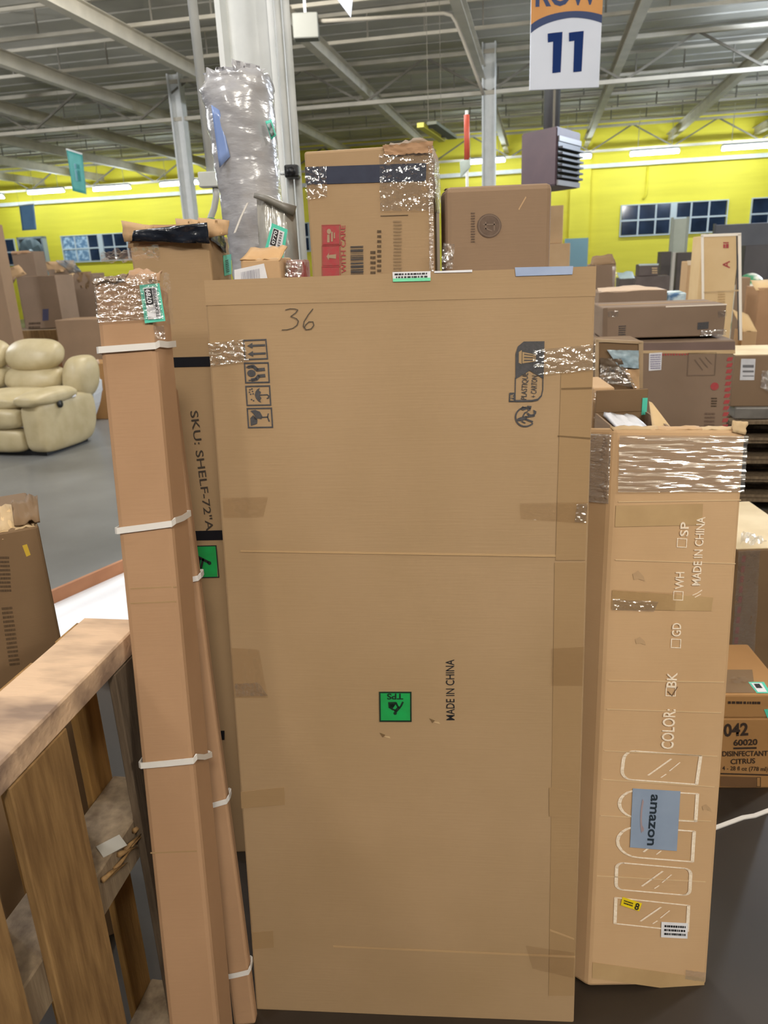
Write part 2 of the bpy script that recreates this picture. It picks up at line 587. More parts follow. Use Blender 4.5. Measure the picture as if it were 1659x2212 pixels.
def hallbox(lo, hi):
    bm = bmesh.new()
    bm_box(bm, lo, hi, Matrix(((BC, BS, 0, 0), (-BS, BC, 0, 0), (0, 0, 1, 0), (0, 0, 0, 1))))
    return bm
def hbox(name, lo, hi, mat, parent=None):
    return from_bm(name, hallbox(lo, hi), mat, parent)
FLOORM = M('concrete_floor', '8b8c8c', '5f5f5d', rough=0.3, scale=0.55, contrast=(0.35, 0.7), bump=0.04, bscale=12, detail=8)
floor = setting(bquad('floor', [bw(-34, -14), bw(26, -14), bw(26, 28.3), bw(-34, 28.3)], FLOORM))

AISLEM = M('aisle_shade', '33281e', '221b14', rough=0.5, scale=1.6, contrast=(0.3, 0.7), bump=0.05, bscale=14, detail=8)
aisle = hbox('aisle_shade', (-9, -9, -0.01), (9, 2.75, 0.0015), AISLEM, floor)  # thin dark slab standing in for shade on the near floor
# corrugated roof deck, ribs along the hall's width
vs, fs = [], []
x0, x1, y0, y1 = -26, 16, -4.0, 28.2
prof = []
y = y0
while y < y1:
    prof += [(y, 5.605), (y + 0.06, 5.605), (y + 0.075, 5.585), (y + 0.56, 5.585), (y + 0.575, 5.605)]
    y += 0.60
for (yy, zz) in prof:
    vs += [bw(x0, yy, zz), bw(x1, yy, zz)]
for i in range(len(prof) - 1):
    fs.append((2 * i, 2 * i + 1, 2 * i + 3, 2 * i + 2))
ceiling = setting(mesh('ceiling', vs, fs, CEIL))

def hall_part(name, segs, wd, h, mat, parent):
    return bars(name, segs, wd, h, mat, parent)

def i_beam(name, a, b, wd, h, mat, parent, t=0.014):
    bm = bmesh.new()
    a, b = Vector(a), Vector(b)
    bar(bm, a, b, t, h)
    for dz in (-h / 2, h / 2):
        bar(bm, a + Vector((0, 0, dz)), b + Vector((0, 0, dz)), wd, t)
    return from_bm(name, bm, mat, parent)
for bx in (-18.6, -16.1, -13.6, -11.1, -8.62, -6.16, -3.64, -1.2, 1.35, 3.93, 6.5, 9.0):
    i_beam('roof_beam', bw(bx, -3.5, 5.01), bw(bx, 28.0, 5.01), 0.15, 0.22, JOIST, ceiling)
web_me = None
JOISTW = M('joist_web', '8d887c', '7f7a70', rough=0.7, scale=3)
for by in (8.0, 10.0, 12.0, 14.0, 18.5, 20.5, 22.5, 24.5):
    j = hall_part('bar_joist', [(bw(-22, by, 5.14), bw(13, by, 5.14)), (bw(-22, by, 5.54), bw(13, by, 5.54))], 0.06, 0.05, JOIST, ceiling)
    bx = -20.0
    while bx < 10:
        if web_me is None:
            o = bars('web_bar', [((0, 0, 0), (0, 0, 0.38))], 0.024, 0.024, JOISTW, j)
            web_me = o.data
        else:
            o = link('web_bar', web_me, None, j)
        o.location = bw(bx, by, 5.15)
        bx += 0.95
JOISTD = M('joist_dark', '7d786c', '6f6a60', rough=0.7, scale=3)  # darker tone for diagonals, cords and hangers
def truss(by, z0, z1, parent):
    t = hall_part('truss', [(bw(-22, by, z0), bw(13, by, z0)), (bw(-22, by, z1), bw(13, by, z1))], 0.10, 0.07, JOIST, parent)
    x, k = -21.05, 0
    while x < 12:
        a, b = (z0, z1) if k % 2 == 0 else (z1, z0)
        hall_part('truss_diagonal', [(bw(x, by, a), bw(x + 1.25, by, b))], 0.04, 0.04, JOISTD, t)
        x += 1.25
        k += 1
truss(16.5, 4.66, 5.36, ceiling)
truss(27.0, 4.66, 5.36, ceiling)

wall = setting(bquad('wall_back', [bw(-34, 28), bw(26, 28), bw(26, 28, 6.0), bw(-34, 28, 6.0)], YEL))
setting(hbox('trim_1', (0.9, 27.75, 0), (1.55, 28, 5.55), YEL))
setting(hbox('trim_2', (-26, 27.7, 4.24), (16, 27.82, 4.36), STEELW))
setting(tube('trim_3', [bw(3.35, 27.93, 4.2), bw(3.35, 27.93, 3.35), bw(3.25, 27.93, 3.22)], 0.035, YEL))

def window(n, bx0, bx1, cols, covered=False):  # covered: leftmost panes get painted reflections
    f = setting(hbox('window_%d' % n, (bx0 - 0.02, 27.93, 2.1), (bx1 + 0.02, 27.99, 2.12), WINF))
    z0, z1 = 2.12, 3.05
    mid = bx0 + (bx1 - bx0) / 2
    bm = hallbox((bx0 - 0.03, 27.9, z0 - 0.04), (bx1 + 0.03, 27.99, z0))
    for lo, hi in (((bx0 - 0.03, 27.92, z1), (bx1 + 0.03, 27.99, z1 + 0.03)), ((bx0 - 0.03, 27.92, z0), (bx0, 27.99, z1)), ((bx1, 27.92, z0), (bx1 + 0.03, 27.99, z1))):
        bm2 = hallbox(lo, hi)
        me = bpy.data.meshes.new('x'); bm2.to_mesh(me); bm2.free()
        bm.from_mesh(me); bpy.data.meshes.remove(me)
    from_bm('window_frame', bm, WINF, f)
    hbox('mullion', (mid - 0.1, 27.9, z0), (mid + 0.1, 27.99, z1), WINF, f)
    hbox('muntin', (bx0, 27.93, z0 + 0.44), (bx1, 27.985, z0 + 0.49), WINF, f)
    cw = (bx1 - bx0) / cols
    for i in range(cols):
        if i and abs(bx0 + i * cw - mid) > 0.05:
            hbox('muntin', (bx0 + i * cw - 0.025, 27.94, z0), (bx0 + i * cw + 0.025, 27.985, z0 + 0.92), WINF, f)
        for z in (z0, z0 + 0.48):
            a = bx0 + i * cw
            m_ = GLASSR if covered and i < 2 else GLASSN
            hbox('pane', (a + 0.02, 27.96, z + 0.01), (a + cw - 0.02, 27.975, z + 0.45), m_, f)
GLASSR = M('painted_reflection_pane', '6d8fb4', 'c2dcf0', rough=0.2, scale=7, contrast=(0.45, 0.62), bump=0.6, bscale=9)  # pale blue reflections put into the colour of these panes
window(1, -23.6, -20.35, 6)
window(2, -18.25, -14.95, 6, True)
window(3, -10.4, -7.2, 6)
window(4, 2.6, 5.9, 6)
window(5, 6.65, 9.9, 6)
dr = setting(hbox('door_1', (0.78, 27.94, 0), (1.55, 27.99, 2.1), M('door_blue_grey', '7ea2ad', rough=0.5)))
dr.location = bw(-0.0, -0.3)

# ---------------------------------------------------------------- strip lights along the yellow wall
TUBE = glow('lit_tube', (0.86, 0.97, 1.0), 68.0)
LAMPL = ['first strip light from the left of the yellow wall, at the edge of frame', 'strip light hanging left of the teal banner', 'strip light just right of the teal banner', 'strip light beside the grey column on the left', 'strip light behind the tall wrapped roll', 'strip light behind the carton with a navy band', 'strip light left of the brown heater', 'short strip light showing just right of the brown heater', 'strip light above the dark window on the right', 'rightmost strip light, cut by the right edge of the frame']
def strip_light(x0, x1, py, by, label, group='lit strip lights along the yellow wall'):
    a, b = atb(x0, py, by), atb(x1, py - (x1 - x0) * 0.055, by)
    b.z = a.z
    root = empty('strip_light', (a + b) / 2)
    tag(root, label, 'light', group)
    c = (a + b) / 2
    la, lb = a - c, b - c
    up = Vector((0, 0, 1))
    bars('lamp_housing', [(la + up * 0.10, lb + up * 0.10)], 0.16, 0.06, STEELW, root)
    tube('fluorescent_tube', [la, lb], 0.05, TUBE, root, n=8)
    for p in (la, lb):
        bars('lamp_holder', [(p - up * 0.02, p + up * 0.09)], 0.06, 0.06, STEELW, root)
    for t in (0.15, 0.85):
        p = la.lerp(lb, t)
        bars('hanger', [(p + up * 0.12, p + up * (5.58 - c.z))], 0.012, 0.012, STEELW, root)
    return root
for (x0, x1, py), lb in zip(((-60, 8, 430), (62, 138, 417), (203, 281, 410), (347, 428, 400), (500, 575, 393), (760, 850, 372), (1003, 1090, 352), (1215, 1276, 342), (1362, 1466, 334), (1560, 1690, 322)), LAMPL):
    if 'roll' in lb or 'navy' in lb:
        continue
    strip_light(x0, x1, py, 26.0, lb)

# ---------------------------------------------------------------- columns, conduits, ceiling fixtures
def steel_column(bx, by, wd, label, dep=None):
    root = empty('steel_column', bw(bx, by), R(-12))
    tag(root, label, 'column', 'steel columns of the hall')
    dep = dep or wd
    box('web', (-wd / 2, -0.006, 0), (wd / 2, 0.006, 5.5), STEELW, root)
    for s in (-1, 1):
        box('flange', (s * wd / 2 - 0.012, -dep / 2, 0), (s * wd / 2 + 0.012, dep / 2, 5.5), STEELW, root)
    box('base_plate', (-wd * 0.8, -dep * 0.8, 0), (wd * 0.8, dep * 0.8, 0.02), STEELW, root)
    return root
steel_column(-1.27, 3.62, 0.235, 'white steel column behind the plastic wrapped roll, nearest of the columns', 0.16)
steel_column(-7.55, 16.5, 0.24, 'grey steel column far left under the roof truss')
steel_column(-1.06, 16.5, 0.24, 'grey steel column behind the carton with a round stamp')

def px_line(name, pts, Y, r, mat, parent=None, n=8):
    return tube(name, [at(x, y, Y) for x, y in pts], r, mat, parent, n)
PIPE = M('conduit_white', 'cfd1cf', 'b9bcb9', rough=0.45, scale=5)
# conduit left of the near column: rises to the roof, runs through a box
p_top = at(415, 0, 3.35); p_box = at(457, 378, 3.35)
d_ = (p_top - p_box)
p_roof = p_box + d_ * ((5.5 - p_box.z) / d_.z)
cd = empty('wall_conduit', p_box)
tag(cd, 'white vertical conduit with junction box left of the wrapped roll', 'conduit')
tube('conduit_pipe', [p_roof - p_box, Vector((0, 0, 0))], 0.02, PIPE, cd)
q = at(458, 389, 3.35) - p_box
box('junction_box', (q.x - 0.05, q.y - 0.03, q.z - 0.028), (q.x + 0.05, q.y + 0.03, q.z + 0.03), PIPE, cd, 0.004)
tube('flexible_conduit', [at(x, y, 3.35) - p_box for x, y in ((465, 398), (467, 425), (462, 452), (452, 478), (444, 500), (438, 560), (434, 640))] + [Vector((at(434, 640, 3.35) - p_box).xy.to_3d()) + Vector((0, 0, -p_box.z))], 0.014, M('conduit_grey', 'a9aaa8', rough=0.5), cd)
# pair of conduits on the right of the column
a0 = at(607, 0, 3.5); a1 = at(622, 330, 3.5)
k_ = (5.5 - a0.z) / (a0 - a1).z
cr = empty('column_conduit', (a1.x, a1.y, 0))
tag(cr, 'pair of white conduits on the right side of the near column', 'conduit')
for dx, zt in ((0.0, 5.5), (0.035, 5.5)):
    tube('conduit_pipe', [Vector((dx, 0, 0.0)), Vector((dx, 0, zt))], 0.016, PIPE, cr)
cam_p = at(632, 372, 3.45)
sc_ = empty('security_camera', cam_p)
tag(sc_, 'small dark security camera beside the wrapped roll', 'camera')
box('camera_body', (-0.03, -0.05, -0.025), (0.03, 0.04, 0.025), DARK, sc_, 0.008, 2)
tube('camera_lens', [(0.0, -0.052, -0.002), (0, -0.07, -0.004)], 0.018, DARK, sc_)
tube('camera_bracket', [(-0.028, 0.0, 0), (-0.05, 0.02, 0.0), ((cr.location - cam_p).x + 0.02, (cr.location - cam_p).y, 0.0)], 0.008, STEELW, sc_)

# junction box with conduit under the roof
jp = at(661, 57, 11.0)
jb = empty('roof_junction_box', jp)
tag(jb, 'pale square junction box hanging under the roof with a curved conduit', 'junction box')
box('box_body', (-0.16, -0.1, -0.15), (0.16, 0.1, 0.13), M('box_grey', '74756f', rough=0.6), jb, 0.01)
tube('conduit_pipe', [at(x, y, 11.0) - jp for x, y in ((685, 46), (800, 40), (900, 33), (958, 29), (975, 33), (985, 48), (1000, 85), (1030, 165), (1045, 205))], 0.024, JOISTW, jb)
bars('hanger', [((0, 0, 0.12), (0, 0, 5.6 - jp.z))], 0.03, 0.03, STEELW, jb)

# unlit light with a yellow guard
up_ = at(930, 283, 12.0)
ul = empty('unlit_strip_light', up_)
tag(ul, 'unlit strip light with a yellow guard under the roof beams', 'light')
vA, vB = at(908, 270, 11.6) - up_, at(955, 302, 12.5) - up_
bars('lamp_housing', [(vA, vB)], 0.10, 0.06, M('guard_yellow', 'cfc94a', rough=0.5), ul)
bars('lamp_reflector', [(vA + Vector((0.16, 0, 0.02)), vB + Vector((0.16, 0, 0.02)))], 0.14, 0.04, M('reflector_dark', '5f6450', rough=0.5), ul)
bars('cross_bar', [(vA.lerp(vB, 0.2), vA.lerp(vB, 0.2) + Vector((0.2, 0, 0.02))), (vA.lerp(vB, 0.8), vA.lerp(vB, 0.8) + Vector((0.2, 0, 0.02)))], 0.03, 0.03, DARK, ul)
for t in (0.2, 0.8):
    p = vA.lerp(vB, t) + Vector((0.05, 0, 0.03))
    bars('hanger', [(p, p + Vector((0, 0, 5.6 - up_.z - p.z)))], 0.006, 0.006, JOISTD, ul)

# hanging heater
def unit_heater():
    Y = 8.6
    c = at(1200, 400, Y)
    L = at(1125, 392, Y + 0.45); Rr = at(1250, 400, Y + 0.55)
    top = at(1200, 272, Y).z
    hgt = top - c.z
    root = empty('unit_heater', c)
    tag(root, 'brown unit heater with dark louvres hanging under the roof', 'heater')
    l = Vector((L.x - c.x, L.y - c.y, 0)); r = Vector((Rr.x - c.x, Rr.y - c.y, 0))
    ln, rn = l.normalized(), r.normalized()
    bmh = bmesh.new()
    base = [Vector((0, 0, 0)), r, r + l, l]
    vb = [bmh.verts.new(p) for p in base]; vt = [bmh.verts.new(p + Vector((0, 0, hgt))) for p in base]
    bmh.faces.new(vb[::-1]); bmh.faces.new(vt)
    for i in range(4):
        bmh.faces.new((vb[i], vb[(i + 1) % 4], vt[(i + 1) % 4], vt[i]))
    bmesh.ops.bevel(bmh, geom=bmh.edges[:], offset=0.012, segments=2, affect='EDGES')
    from_bm('casing', bmh, HEAT, root)
    out = ln.cross(Vector((0, 0, 1)))
    nrm = -l.normalized()
    nrm = (r.cross(Vector((0, 0, 1)))).normalized()
    if nrm.dot(-c + CAM) < 0:
        nrm = -nrm
    GR = M('heater_trim_grey', '8f8f92', rough=0.4)
    for z in (0.05, 0.80):
        bars('outlet_rail', [(r * 0.04 + nrm * 0.01 + Vector((0, 0, hgt * z)), r * 0.98 + nrm * 0.01 + Vector((0, 0, hgt * z)))], 0.02, hgt * 0.09, GR, root)
    bars('outlet_back', [(r * 0.04 + nrm * 0.004 + Vector((0, 0, hgt * 0.48)), r * 0.98 + nrm * 0.004 + Vector((0, 0, hgt * 0.48)))], 0.01, hgt * 0.72, DARK, root)
    for k in range(6):
        z = hgt * (0.15 + 0.10 * k)
        bars('louver', [(r * 0.05 + nrm * 0.03 + Vector((0, 0, z)), r * 0.97 + nrm * 0.03 + Vector((0, 0, z)))], 0.05, 0.02, HEATD, root)
    for p in (l * 0.3 + r * 0.3, l * 0.7 + r * 0.7):
        bars('hanger', [(p + Vector((0, 0, hgt)), Vector((p.x, p.y, 5.6 - c.z)))], 0.02, 0.02, JOISTD, root)
    g = (l + r) * 0.5
    tube('flue_pipe', [g + Vector((0, 0, hgt - 0.02)), g + Vector((0, 0, 5.58 - c.z))], 0.09, M('flue_grey', '77797c', rough=0.4, metal=0.5), root, n=12)
unit_heater()

# ---------------------------------------------------------------- banners
def flat_banner(name, label, tl, tr, br, bl, Y, mat, cord=True, parent=None, th=0.004):
    P = [at(*q, Y) for q in (tl, tr, br, bl)]
    c = P[0]
    root = empty(name, c)
    o = free_sheet('banner_cloth', [p - c for p in P], 6, 10, 0.006, mat, root, seed=Y, th=th)
    if cord:
        bars('top_rod', [(P[0] - c, P[1] - c)], 0.03, 0.03, STEELW, root)
        for p in P[:2]:
            bars('hanging_cord', [(p - c, p - c + Vector((0, 0, 5.58 - p.z)))], 0.004, 0.004, JOISTD, root)
    tag(root, label, 'banner')
    return root, P, c
TB = M('banner_teal', '3f9a92', '62b8b4', rough=0.5, scale=2.0, stretch=(1, 1, 0.8), contrast=(0.35, 0.6))
BB = M('banner_blue', '8fc0f2', '7fb2ea', rough=0.5, scale=2)
r_, P_, c_ = flat_banner('hanging_banner', 'teal banner hanging from the roof on the left', (143, 322), (178, 333), (187, 420), (157, 412), 17.0, TB)
nb = Vector((0, -0.02, 0))
bars('printed_panel', [(P_[0].lerp(P_[1], 0.5).lerp(P_[3].lerp(P_[2], 0.5), t0) - c_ + nb, P_[0].lerp(P_[1], 0.5).lerp(P_[3].lerp(P_[2], 0.5), t1) - c_ + nb) for t0, t1 in ((0.3, 0.42), (0.45, 0.72))], 0.14, 0.008, M('banner_print_pale', 'a8d6e6', rough=0.5), r_)
flat_banner('hanging_banner', 'blue banner hanging in front of the yellow wall, far left', (41, 444), (73, 441), (79, 496), (48, 498), 28.3, BB)
# white pennant
pp = [at(x, y, 7.0) for x, y in ((716, -18), (766, -26), (762, -4), (758, 38))]
pn = empty('pennant', pp[0])
tag(pn, 'white pointed pennant tip hanging at the top edge of the frame', 'banner')
vs = [p - pp[0] for p in pp]
vs = vs + [v + Vector((0, 0.006, 0)) for v in vs]
mesh('pennant_cloth', vs, [(0, 1, 2, 3), (7, 6, 5, 4), (0, 4, 5, 1), (1, 5, 6, 2), (2, 6, 7, 3), (3, 7, 4, 0)], BANW, pn)
bars('hanging_cord', [(vs[0], vs[0] + Vector((0, 0, 5.58 - pp[0].z))), (vs[1], vs[1] + Vector((0, 0, 5.58 - pp[1].z)))], 0.008, 0.008, STEELW, pn)

# ROW 11 sign
sb = Box()
S_tl, S_tr, S_bl = at(1147, -62, 5.0), at(1306, -72, 5.0), at(1144, 195, 5.0)
wdir = (S_tr - S_tl); wdir.z = 0
sw = wdir.length * 0.985
sh = S_tl.z - S_bl.z
ang = math.atan2(wdir.y, wdir.x)
sgn = carton('row_sign', 'hanging white and gold aisle sign reading ROW 11', 'sign', (S_bl.x, S_bl.y, S_bl.z), ang, (sw, 0.012, sh), BANW, bevel=0.002, seams=False)
def srect(x0, y0, x1, y1):
    return [(x0, y0), (x1, y0), (x1, y1), (x0, y1)]
def sign_shape(name, mat, polys, off):
    bm = bmesh.new()
    for pl in polys:
        bm.faces.new([bm.verts.new((x * sw, -off, sh * (1 - y))) for x, y in pl])
    return from_bm(name, bm, mat, sgn.o)
# gold field above the arch, navy arch band
arch = [(x / 18.0, 0.53 - 0.19 * math.sqrt(max(0, 1 - ((x / 18.0 - 0.58) / 0.66) ** 2))) for x in range(19)]
arch2 = [(x, y + 0.055 + 0.03 * abs(x - 0.58)) for x, y in arch]
sign_shape('gold_field', ORG, [[(arch[i][0], 0), (arch[i + 1][0], 0), arch[i + 1], arch[i]] for i in range(18)], 0.0006)
sign_shape('navy_arch', BANB, [[arch[i], arch[i + 1], arch2[i + 1], arch2[i]] for i in range(18)], 0.0012)
NUMB = M('banner_numeral', '14306a', rough=0.8, spec=0.2)
for dx in (0.24, 0.54):
    sign_shape('numeral', NUMB, [[(dx + 0.08, 0.515), (dx + 0.21, 0.51), (dx + 0.20, 0.855), (dx + 0.08, 0.86)], [(dx, 0.52), (dx + 0.08, 0.515), (dx + 0.08, 0.59), (dx + 0.005, 0.595)]], 0.0016)
sme = text_mesh('ROW', 0.03)
xs = [v.co.x for v in sme.vertices]; ys = max(v.co.y for v in sme.vertices)
for v in sme.vertices:
    v.co = Vector(((0.06 + 0.88 * (v.co.x - min(xs)) / (max(xs) - min(xs))) * sw, -0.0016, sh * (1 - 0.285 + 0.2 * v.co.y / ys)))
sme.name = 'printed_lettering'
link('printed_lettering', sme, BANB, sgn.o)
for x in (0.05, 0.95):
    bars('hanging_cord', [((x * sw, 0.006, sh), (x * sw, 0.006, 5.58 - S_bl.z))], 0.006, 0.006, STEELW, sgn.o)

# ---------------------------------------------------------------- far left: fan, crate, cartons
fy = 26.5
fc = atb(73, 545, fy)
fan = empty('wall_fan', (fc.x, fc.y, 0))
tag(fan, 'grey square drum fan with round guard against the yellow wall', 'fan')
fw_ = (atb(101, 545, fy) - atb(45, 545, fy)).length / 2
cz = fc.z
GF = M('fan_grey', 'a9b4b8', rough=0.5)
DF = M('fan_dark', '46545a', '5c6b70', rough=0.5, scale=2)
b_ = bmesh.new()
rot = Matrix.Rotation(R(-12), 4, 'Z')
fr = []
for lo, hi in (((-fw_, -0.12, cz - fw_), (-fw_ * 0.86, 0.12, cz + fw_)), ((fw_ * 0.86, -0.12, cz - fw_), (fw_, 0.12, cz + fw_)), ((-fw_, -0.12, cz + fw_ * 0.86), (fw_, 0.12, cz + fw_)), ((-fw_, -0.12, cz - fw_), (fw_, 0.12, cz - fw_ * 0.86))):
    bm_box(b_, lo, hi, rot)
bm_box(b_, (-fw_, 0.10, cz - fw_), (fw_, 0.12, cz + fw_), rot)
from_bm('fan_frame', b_, GF, fan)
tube('fan_ring', [rot @ Vector((0, -0.14, cz)), rot @ Vector((0, -0.02, cz))], fw_ * 0.93, DF, fan, 24)
tube('fan_hub', [rot @ Vector((0, -0.18, cz)), rot @ Vector((0, -0.1, cz))], fw_ * 0.2, GF, fan, 12)
for k in range(5):
    a = 2 * math.pi * k / 5 + 0.4
    p = rot @ Vector((math.cos(a) * fw_ * 0.8, -0.16, cz + math.sin(a) * fw_ * 0.8))
    bars('fan_blade', [(rot @ Vector((0, -0.15, cz)), p)], 0.02, fw_ * 0.34, M('fan_blade_grey', '6f8086', rough=0.4), fan)
for s in (-1, 1):
    bars('fan_leg', [(rot @ Vector((s * fw_ * 0.8, 0, 0)), rot @ Vector((s * fw_ * 0.8, 0, cz - fw_)))], 0.08, 0.08, GF, fan)

def slat_crate():
    Y = 10.2
    tl, tr = at(-60, 718, Y), at(125, 706, Y)
    yaw = R(-8)
    wd = (tr - tl).length
    h = tl.z
    root = empty('slatted_crate', (tl.x, tl.y, 0), yaw)
    tag(root, 'wooden slatted crate behind the beige sofa holding brown cartons', 'crate')
    n_ = 9
    for i in range(n_):
        x = wd * i / (n_ - 1)
        box('slat', (x - 0.06, -0.012, 0.1), (x + 0.06, 0.012, h - 0.12), TANW, root)
    box('top_rail', (-0.06, -0.03, h - 0.14), (wd + 0.06, 0.012, h), WOOD, root)
    box('bottom_rail', (-0.06, -0.03, 0.0), (wd + 0.06, 0.012, 0.13), WOOD, root)
    for i in range(2):
        x = -0.04 + (wd + 0.02) * i
        box('side_panel', (x, 0.012, 0), (x + 0.03, 0.62, h), WOODG, root)
    box('deck_panel', (0, 0.015, h - 0.03), (wd, 0.62, h - 0.005), WOODG, root)
    return root, h + 0.002
crate, crate_top = slat_crate()
bgc = 'brown cartons piled on the slatted crate'
c1 = carton_px('carton', 'tall dull brown carton with blue mark on the slatted crate behind the sofa', 'box', (36, 598), (118, 592), 10.35, -8, 0.45, K6, crate_top, group=bgc)
text_px(c1, 'l', (92, 692), (105, 691), (92, 668), M('ink_blue', '4a4a68', rough=0.6), bold=0.03, name='printed_mark')
free_sheet('open_flap', [loc(c1, 0, 586), loc(c1, 40, 572), loc(c1, 58, 592), loc(c1, 8, 612)], 4, 3, 0.02, K3, c1.o, 3)
free_sheet('open_flap', [loc(c1, 36, 598), loc(c1, 20, 625), loc(c1, 6, 615), loc(c1, 10, 600)], 3, 3, 0.02, K4, c1.o, 5)
fine_print(c1, ((62, 695), (88, 694), (62, 712)), 2, 5, mat=INKB, off=0.004)
c2 = carton_px('carton', 'small brown carton peeking up behind the tall dull brown one, far left', 'box', (24, 545), (72, 546), 11.3, -8, 0.28, K6, 0.0, group='cartons standing behind the slatted crate')
free_sheet('open_flap', [loc(c2, 26, 543), loc(c2, 60, 541), loc(c2, 72, 548), loc(c2, 26, 550)], 4, 2, 0.03, K2, c2.o, 2)
c3 = carton_px('carton', 'brown carton with bent open flaps behind the slatted crate', 'box', (104, 582), (146, 582), 12.3, -8, 0.35, K6, 0.0, group='cartons standing behind the slatted crate')
free_sheet('open_flap', [loc(c3, 88, 566), loc(c3, 128, 564), loc(c3, 150, 585), loc(c3, 108, 592)], 5, 3, 0.06, K3, c3.o, 4)
free_sheet('open_flap', [loc(c3, 120, 562), loc(c3, 158, 562), loc(c3, 180, 592), loc(c3, 148, 586)], 5, 3, 0.05, M('blue_grey_liner', '6f7f8c', 'b09a82', rough=0.5, scale=9), c3.o, 8)
c4 = carton_px('carton', 'leaning brown carton beside the strapped carton, behind the long flat carton', 'box', (152, 592), (200, 592), 11.3, -8, 0.35, K6, 0.0, group='cartons standing behind the slatted crate')
free_sheet('torn_flap', [loc(c4, 150, 592), loc(c4, 160, 590), loc(c4, 156, 655), loc(c4, 147, 655)], 2, 6, 0.02, K7, c4.o, 4)
free_sheet('torn_flap', [loc(c4, 166, 588), loc(c4, 196, 586), loc(c4, 192, 625), loc(c4, 172, 620)], 4, 4, 0.05, K5, c4.o, 6)
c5 = carton_px('carton', 'narrow brown carton at the far left edge of frame beside the dark window', 'box', (-90, 488), (-18, 484), 9.2, -8, 0.2, K4, 0.0)
c6 = carton_px('carton', 'long flat brown carton stacked beside the slatted crate behind the sofa', 'box', (118, 692), (236, 686), 9.7, -8, 0.5, K4, 0.42)
pb = bw(0, 0)
def pallet(name, label, origin, yaw, wd, dp, z0=0.0, mat=WOODG, h=0.13, nb=5, group=None):
    root = empty(name, (origin[0], origin[1], z0), yaw)
    tag(root, label, 'pallet', group)
    for i in range(nb):
        y = dp * i / nb
        box('deck_board', (0, y, h - 0.02), (wd, y + dp / nb * 0.72, h), mat, root)
    for y in (0, dp * 0.44, dp * 0.88):
        box('bottom_board', (0, y, 0), (wd, y + dp * 0.12, 0.018), mat, root)
    for x in (0, wd / 2 - 0.02, wd - 0.04):
        box('stringer', (x, 0, 0.018), (x + 0.04, dp, h - 0.02), WOODB, root)
    return root
o6 = c6.M.translation
for k in range(3):
    pallet('wooden_pallet', ['bottom', 'middle', 'top'][k] + ' pallet under the long flat carton behind the sofa', (o6.x - 0.02, o6.y - 0.02), R(-8), c6.w + 0.06, 0.6, 0.14 * k, WOODG, 0.14, group='pallets under the long flat carton')

# brown box with holes and white curved panel right of the sofa
hb = carton_px('carton', 'brown open carton on the floor between sofa and strapped carton', 'box', (176, 786), (232, 784), 8.9, -8, 0.4, K8, 0.0)
icon(hb, 'hand_hole', BLK, ((184, 806), (196, 805), (184, 814)), [disc(0.5, 0.5, 0.5)])
patch(hb, 'paper_label', WHT, [(204, 822), (214, 822), (217, 845), (208, 845)], off=0.003)
free_sheet('open_flap', [loc(hb, 174, 786), loc(hb, 212, 776), loc(hb, 216, 786), loc(hb, 178, 792)], 3, 2, 0.02, M('flap_pale', 'cdb49c', rough=0.6), hb.o, 1)
wp = at(182, 912, 8.35); wp.z = 0
wt = empty('white_appliance', wp)
tag(wt, 'white curved appliance panel standing right of the sofa', 'appliance')
prof_ = [(166, 820), (201, 824), (202, 850), (198, 880), (185, 918), (168, 930)]
P = [at(x, y, 8.35) - wp for x, y in prof_]
P = [Vector((p.x, p.y, max(p.z, 0.0))) for p in P]
bmw = bmesh.new()
fa = [bmw.verts.new(p) for p in P]; ba = [bmw.verts.new(p + Vector((0.0, 0.3, 0))) for p in P]
bmw.faces.new(fa); bmw.faces.new(ba[::-1])
for i in range(len(P)):
    bmw.faces.new((fa[i], fa[(i + 1) % len(P)], ba[(i + 1) % len(P)], ba[i]))
bmesh.ops.bevel(bmw, geom=bmw.edges[:], offset=0.02, segments=2, affect='EDGES')
from_bm('shell', bmw, M('appliance_white', 'dfe3ea', rough=0.35), wt)
bars('seam_line', [(at(168, 833, 8.34) - wp, at(198, 833, 8.34) - wp)], 0.006, 0.008, M('seam_grey', 'aab0ba', rough=0.5), wt)

